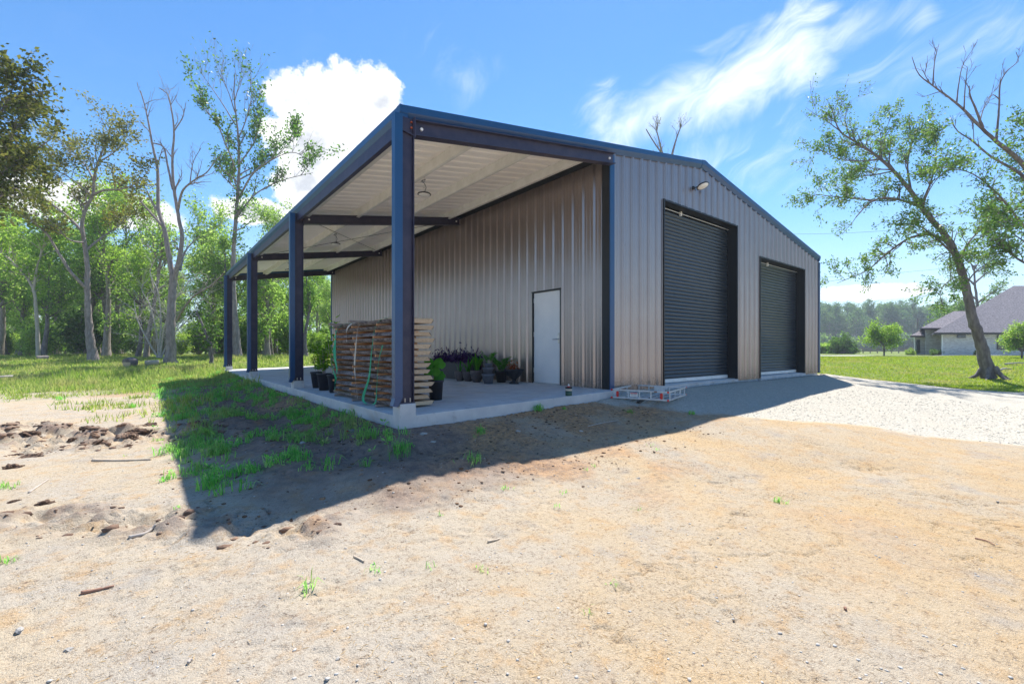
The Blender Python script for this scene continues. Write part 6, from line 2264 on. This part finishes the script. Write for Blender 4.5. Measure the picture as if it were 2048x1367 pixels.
# ------------------------------------------------------------------ stones, clods, sticks, logs
def rock_mesh(seed, sub=2, rough=0.35, flat=0.7):
    bm = bmesh.new()
    bmesh.ops.create_icosphere(bm, subdivisions=sub, radius=1.0)
    r = np.random.default_rng(seed)
    off = r.uniform(0, 50, 3)
    for v in bm.verts:
        c = np.array(v.co)
        n = float(fbm(np.array([c[0] * 1.3 + off[0] + c[2]]), np.array([c[1] * 1.3 + off[1] - c[2]]), 0.55, 4, seed, 0.62)[0])
        v.co = Vector(c * (1 + rough * n * 1.6)) * 1.0
        v.co.z *= flat
    me = bpy.data.meshes.new('rock')
    bm.to_mesh(me)
    bm.free()
    return me


def debris():
    r = np.random.default_rng(3)
    # loose pebbles, joined: nobody could count them
    base = rock_mesh(1, 1, 0.3, 0.6)
    bv = np.array([v.co[:] for v in base.vertices])
    bf = np.array([p.vertices[:] for p in base.polygons])

    def pebbles(name, pts, size, m, label):
        n = len(pts)
        a = r.uniform(0, 6.28, n)
        s = size
        V = bv[None] * np.stack([s * r.uniform(.7, 1.3, n), s * r.uniform(.7, 1.3, n), s * r.uniform(.6, 1.1, n)], 1)[:, None, :]
        ca, sa = np.cos(a)[:, None], np.sin(a)[:, None]
        V = np.stack([V[..., 0] * ca - V[..., 1] * sa, V[..., 0] * sa + V[..., 1] * ca, V[..., 2]], -1) + pts[:, None, :]
        F = (bf[None] + (np.arange(n) * len(bv))[:, None, None]).reshape(-1, 3)
        tag(link(name, mesh_from(name, V.reshape(-1, 3), F, m)), label, kind='stuff')

    n = 2600
    v = 1.8 + 6.5 * r.random(n) ** 1.3
    u = r.uniform(-1.1, 1.1, n) * v
    x, y = CAM[0] + v * SY + u * CY, CAM[1] + v * CY - u * SY
    k = d_rect(x, y) > 0.08
    x, y = x[k], y[k]
    s = 0.0025 + 0.009 * r.random(len(x)) ** 4
    pebbles('loose_pebbles', np.stack([x, y, H(x, y) + s * 0.1], 1), s, M['stone'], 'small pale pebbles scattered over the sand')
    n = 5200
    v = 2.2 + 6.0 * r.random(n)
    u = r.uniform(-1.1, 1.0, n) * v
    x, y = CAM[0] + v * SY + u * CY, CAM[1] + v * CY - u * SY
    w = np.maximum(clod_mask(x, y), 0.8 * (1 - sstep(d_rect(x, y), 1.6, 2.6)) * (1 - sstep(x, -4.2, -0.5)))
    k = (d_rect(x, y) > 0.08) & (r.random(n) < w)
    x, y = x[k], y[k]
    s = 0.005 + 0.015 * r.random(len(x)) ** 3
    pebbles('soil_crumbs', np.stack([x, y, H(x, y)], 1), s, M['crumb'], 'crumbs of broken soil along the slab and the clod bank')
    # broken lumps of the bank and of the shovelled strip, thick on the ground
    n = 26000
    u = r.uniform(-10.5, -0.8, n)
    v = r.uniform(3.0, 9.5, n)
    x, y = CAM[0] + v * SY + u * CY, CAM[1] + v * CY - u * SY
    lump = fbm(x, y, 0.34, 4, 21, 0.6)
    k = (d_rect(x, y) > 0.5) & (r.random(n) < np.where(v < 5, 0.3, 0.8) * clod_mask(x, y) * sstep(np.abs(lump), 0.05, 0.35))
    x, y = x[k], y[k]
    s = 0.010 + 0.050 * r.random(len(x)) ** 2.5
    pebbles('bank_crumbs', np.stack([x, y, H(x, y) - s * 0.15], 1), s, M['clod'], 'dark broken lumps of soil in the bank on the left')
    n = 14000
    x = r.uniform(-7.4, -0.4, n)
    y = r.uniform(-3.0, 8.0, n)
    d = d_rect(x, y)
    k = (d > 0.06) & (r.random(n) < (1 - sstep(d, 1.5, 2.7)) * (0.25 + 0.75 * sstep(fbm(x, y, 0.6, 3, 95), -0.1, 0.3)))
    x, y = x[k], y[k]
    s = 0.004 + 0.022 * r.random(len(x)) ** 3
    pebbles('mulch_crumbs', np.stack([x, y, H(x, y)], 1), s, M['mulch'], 'crumbs of brown topsoil and mulch round the slab')
    n = 9000
    x = r.uniform(-0.8, 9, n)
    y = r.uniform(-7, 0, n)
    k = (gravel_mask(x, y) > 0.3 + 0.6 * r.random(n)) & (d_rect(x, y) > 0.03)
    x, y = x[k], y[k]
    s = 0.006 + 0.014 * r.random(len(x)) ** 2
    pebbles('gravel_stones', np.stack([x, y, H(x, y)], 1), s, M['gravelstone'], 'crushed limestone of the gravel apron')

    # short bits of dry straw and root lying in the sand
    n = 26000
    v = 1.8 + 9.0 * r.random(n) ** 1.2
    u = r.uniform(-1.1, 1.15, n) * v
    x, y = CAM[0] + v * SY + u * CY, CAM[1] + v * CY - u * SY
    w = 0.15 + 0.85 * sstep(fbm(x, y, 1.0, 3, 91), -0.05, 0.35)
    w *= 1 - gravel_mask(x, y)
    k = (d_rect(x, y) > 0.06) & (r.random(n) < w)
    x, y = x[k], y[k]
    n = len(x)
    a = r.uniform(0, np.pi, n)
    D = np.stack([np.cos(a), np.sin(a), r.normal(0, 0.12, n)], 1)
    V, F = rhombi(np.stack([x, y, H(x, y) + 0.005], 1), D, 0.010 + 0.045 * r.random(n) ** 2, 0.0018 + 0.0022 * r.random(n), r)
    tag(link('dry_straw', mesh_from('dry_straw', V, F, M['straw'])), 'bits of dry straw and roots strewn over the sand', kind='stuff')

    # soil clods one can point to
    for i, (px, py, s, lab) in enumerate(((282, 862, 0.19, 'largest dark soil clod, at the left border of the building shadow'), (300, 850, 0.12, 'dark clod leaning against the largest clod'), (260, 872, 0.10, 'crumbly clod to the left of the largest clod'),
                                          (178, 856, 0.11, 'dark clod in the middle of the broken bank, right of a low step'), (200, 882, 0.09, 'brown clod below the middle of the broken bank'), (148, 880, 0.07, 'small clod left of the brown clod in the bank'), (60, 868, 0.10, 'lone dark clod at the upper left of the broken bank'),
                                          (70, 912, 0.13, 'wide brown clod low in the bank near the left picture edge'), (25, 935, 0.10, 'clod closest to the left picture edge'), (275, 795, 0.12, 'clod mound on the border between sand and shaded weeds'), (255, 893, 0.06, 'small dark clod below the largest clod'),
                                          (30, 1002, 0.05, 'flat dark crust fragment in the pale sand, left one of two'), (85, 1008, 0.07, 'curled dark bark fragment in the pale sand, right one of two'))):
        p, fw = G(px, py)
        o = link('soil_clod', rock_mesh(200 + i, 4, 0.55, 0.7), None, p - np.array((0, 0, s * 0.2)))
        o.data.materials.append(M['clod'])
        o.scale = (s, s * r.uniform(.6, .9), s * r.uniform(.5, .8))
        o.rotation_euler = (0, 0, r.uniform(0, 6))
        tag(o, lab, 'soil clod', 'clods of the broken soil bank')
    # stones
    for i, (px, py, s, mt, lab) in enumerate(((1036, 862, 0.045, 'stone', 'pale angular stone in the shaded dirt in front of the slab'), (1162, 862, 0.03, 'stone', 'smaller pale stone in the shaded dirt, right of the angular stone'), (40, 1267, 0.022, 'stone', 'rounded white pebble at the lower left'), (136, 1303, 0.022, 'stone', 'tan pebble at the lower left, below the white pebble'),
                                              (1277, 956, 0.02, 'stone', 'pale pebble in the sunlit sand right of centre'), (703, 862, 0.055, 'darkstone', 'blue-grey stone among the weeds at the slab left of the corner pier'), (846, 868, 0.06, 'stone', 'flat pale rubble piece at the foot of the corner pier'), (605, 886, 0.05, 'stone', 'flat pale stone in the bare dip among the weeds'),
                                              (866, 885, 0.035, 'stone', 'small white stone in the dirt right of the corner pier'), (676, 1318, 0.012, 'stone', 'tiny white pebble low in the picture left of centre'))):
        p, fw = G(px, py)
        o = link('stone', rock_mesh(300 + i, 2, 0.5, 0.6), None, p)
        o.data.materials.append(M[mt])
        o.scale = (s, s * r.uniform(.6, .9), s * r.uniform(.6, .9))
        o.rotation_euler = (0, 0, r.uniform(0, 6))
        tag(o, lab, 'stone', 'single stones on the worked ground')
    p, fw = G(697, 866)
    o = link('orange_scrap', rock_mesh(350, 2, 0.4, 0.5), None, p + np.array((0, 0, 0.03)))
    o.data.materials.append(M['rust'])
    o.scale = (0.035, 0.025, 0.02)
    tag(o, 'small bright orange scrap lying against the blue-grey stone', 'scrap')

    # sticks
    def stick(pts, w, mt, label, name='stick', lift=0.008):
        P = []
        for px, py in pts:
            q, fw = G(px, py)
            P.append(q + np.array((0, 0, lift)))
        Q = smooth_path(P, 6)
        Q[:, 2] = np.maximum(Q[:, 2], H(Q[:, 0], Q[:, 1]) + lift * 0.7)
        rr = np.linspace(w, w * 0.6, len(Q)) * (1 + 0.12 * r.standard_normal(len(Q)))
        o = MB().tube(Q, rr, 7).build(name, M[mt], None, True)
        tag(o, label, 'stick', 'sticks lying on the ground')
        return o
    stick([(162, 1192), (195, 1185), (228, 1177)], 0.011, 'redstick', 'short reddish brown stick in the sand at the lower left')
    stick([(185, 922), (245, 922), (302, 920)], 0.022, 'stick', 'straight pale stick lying across the sand just left of the building shadow')
    stick([(258, 1078), (285, 1070), (305, 1062), (312, 1052)], 0.013, 'deadwood', 'bleached forked stick near the tip of the building shadow')
    stick([(58, 986), (75, 975), (97, 960)], 0.010, 'deadwood', 'thin bleached stick at an angle in the sand at the left edge')
    stick([(1176, 854), (1205, 847), (1238, 841)], 0.008, 'deadwood', 'long pale stick in the shaded dirt in front of the cargo basket')
    stick([(708, 1116), (718, 1121), (728, 1125)], 0.009, 'stick', 'short pale wood chip left of centre in the sand')
    stick([(975, 1086), (988, 1083), (1000, 1079)], 0.008, 'stick', 'short white chip in the centre of the sunlit sand')
    stick([(376, 1334), (381, 1328), (385, 1322)], 0.008, 'deadwood', 'small upright-lying pale chip at the bottom left')
    stick([(1950, 1078), (1975, 1086), (1990, 1092)], 0.006, 'redstick', 'thin dark twig in the sand at the right edge')
    stick([(1690, 1218), (1692, 1225)], 0.008, 'redstick', 'tiny dark chip low on the right of the sand')

    # fallen logs in the field
    def log(px0, py0, px1, py1, rad, mt, label, fw):
        a, b = ray(px0, PY, fw), ray(px1, PY, fw + 0.4)
        a[2], b[2] = h1(a[0], a[1]) + rad * 0.8, h1(b[0], b[1]) + rad * 0.8
        t = MB().tube(smooth_path([a, (a + b) / 2 + np.array((0, 0, rad * .1)), b], 4), rad, 12)
        o = t.build('fallen_log', M[mt], None)
        tag(o, label, 'log', 'logs lying in the field')
        e = MB().tube([a - (b - a) / np.linalg.norm(b - a) * 0.012, a - (b - a) / np.linalg.norm(b - a) * 0.002], rad * .93, 12).build('cut_face', M['wood'], o)
        return o
    log(253, 722, 268, 722, 0.30, 'trunkdark', 'thick dark log stump end in the field left of the dead tree', 25.5)
    log(290, 716, 318, 716, 0.17, 'stick', 'pale cut log lying level beside the thick dark log', 26.5)
    log(74, 710, 98, 712, 0.17, 'trunk', 'grey log lying in the grass at the foot of the thin pale trunk', 31)
    log(-10, 752, 26, 762, 0.10, 'deadwood', 'bleached branch lying in the grass at the left picture edge', 20)
    for k, (px, lab) in enumerate(((2010, 'bleached broken branch lying on the lawn right of the leaning tree'), (2000, 'shorter broken branch on the lawn nearer than the other'))):
        fw = 27 - 3 * k
        a, b = ray(px, PY, fw), ray(px + (55 if k == 0 else 22), PY, fw + 0.3)
        for q in (a, b):
            q[2] = h1(q[0], q[1]) + 0.07
        tag(MB().tube(smooth_path([a, (a + b) / 2 + np.array((0, 0, .05)), b], 5), np.linspace(0.05, 0.025, 11), 7).build('fallen_branch', M['deadwood']), lab, 'branch', 'branches on the lawn')


grass()
debris()


def haze():
    m = bpy.data.materials.new('summer_haze')
    m.use_nodes = True
    N = NT(m.node_tree)
    N.n.clear()
    out = N.node('ShaderNodeOutputMaterial')
    v = N.node('ShaderNodeVolumePrincipled')
    v.inputs['Color'].default_value = (0.80, 0.90, 1.0, 1)
    v.inputs['Density'].default_value = HAZE
    v.inputs['Anisotropy'].default_value = 0.2
    N.l.new(v.outputs[0], out.inputs['Volume'])
    V = MB().box(-1400, 1400, -1400, 1400, -3.0, 34.0)
    tag(V.build('haze', m), 'faint pale summer haze over the whole place', kind='stuff')


HAZE = 0.0008
haze()


def order_lookalikes():
    """Trees and shrubs that nothing but their place tells apart are counted from the left."""
    same = {}
    for o in SC.objects:
        if o.parent is None and o.get('label'):
            same.setdefault(o['label'], []).append(o)
    words = ['leftmost', 'second from left', 'third from left', 'fourth from left', 'fifth from left', 'sixth from left', 'seventh from left', 'eighth from left', 'ninth from left', 'tenth from left',
             'eleventh from left', 'twelfth from left', 'thirteenth from left', 'fourteenth from left', 'fifteenth from left', 'sixteenth from left']
    for lab, obs in same.items():
        if len(obs) < 2 or len(obs) > len(words):
            continue
        obs.sort(key=lambda o: view_u(o.location.x, o.location.y) / view_v(o.location.x, o.location.y))
        for k, o in enumerate(obs):
            o['label'] = ('rightmost' if k == len(obs) - 1 else words[k]) + ' ' + lab


order_lookalikes()
bpy.context.view_layer.update()
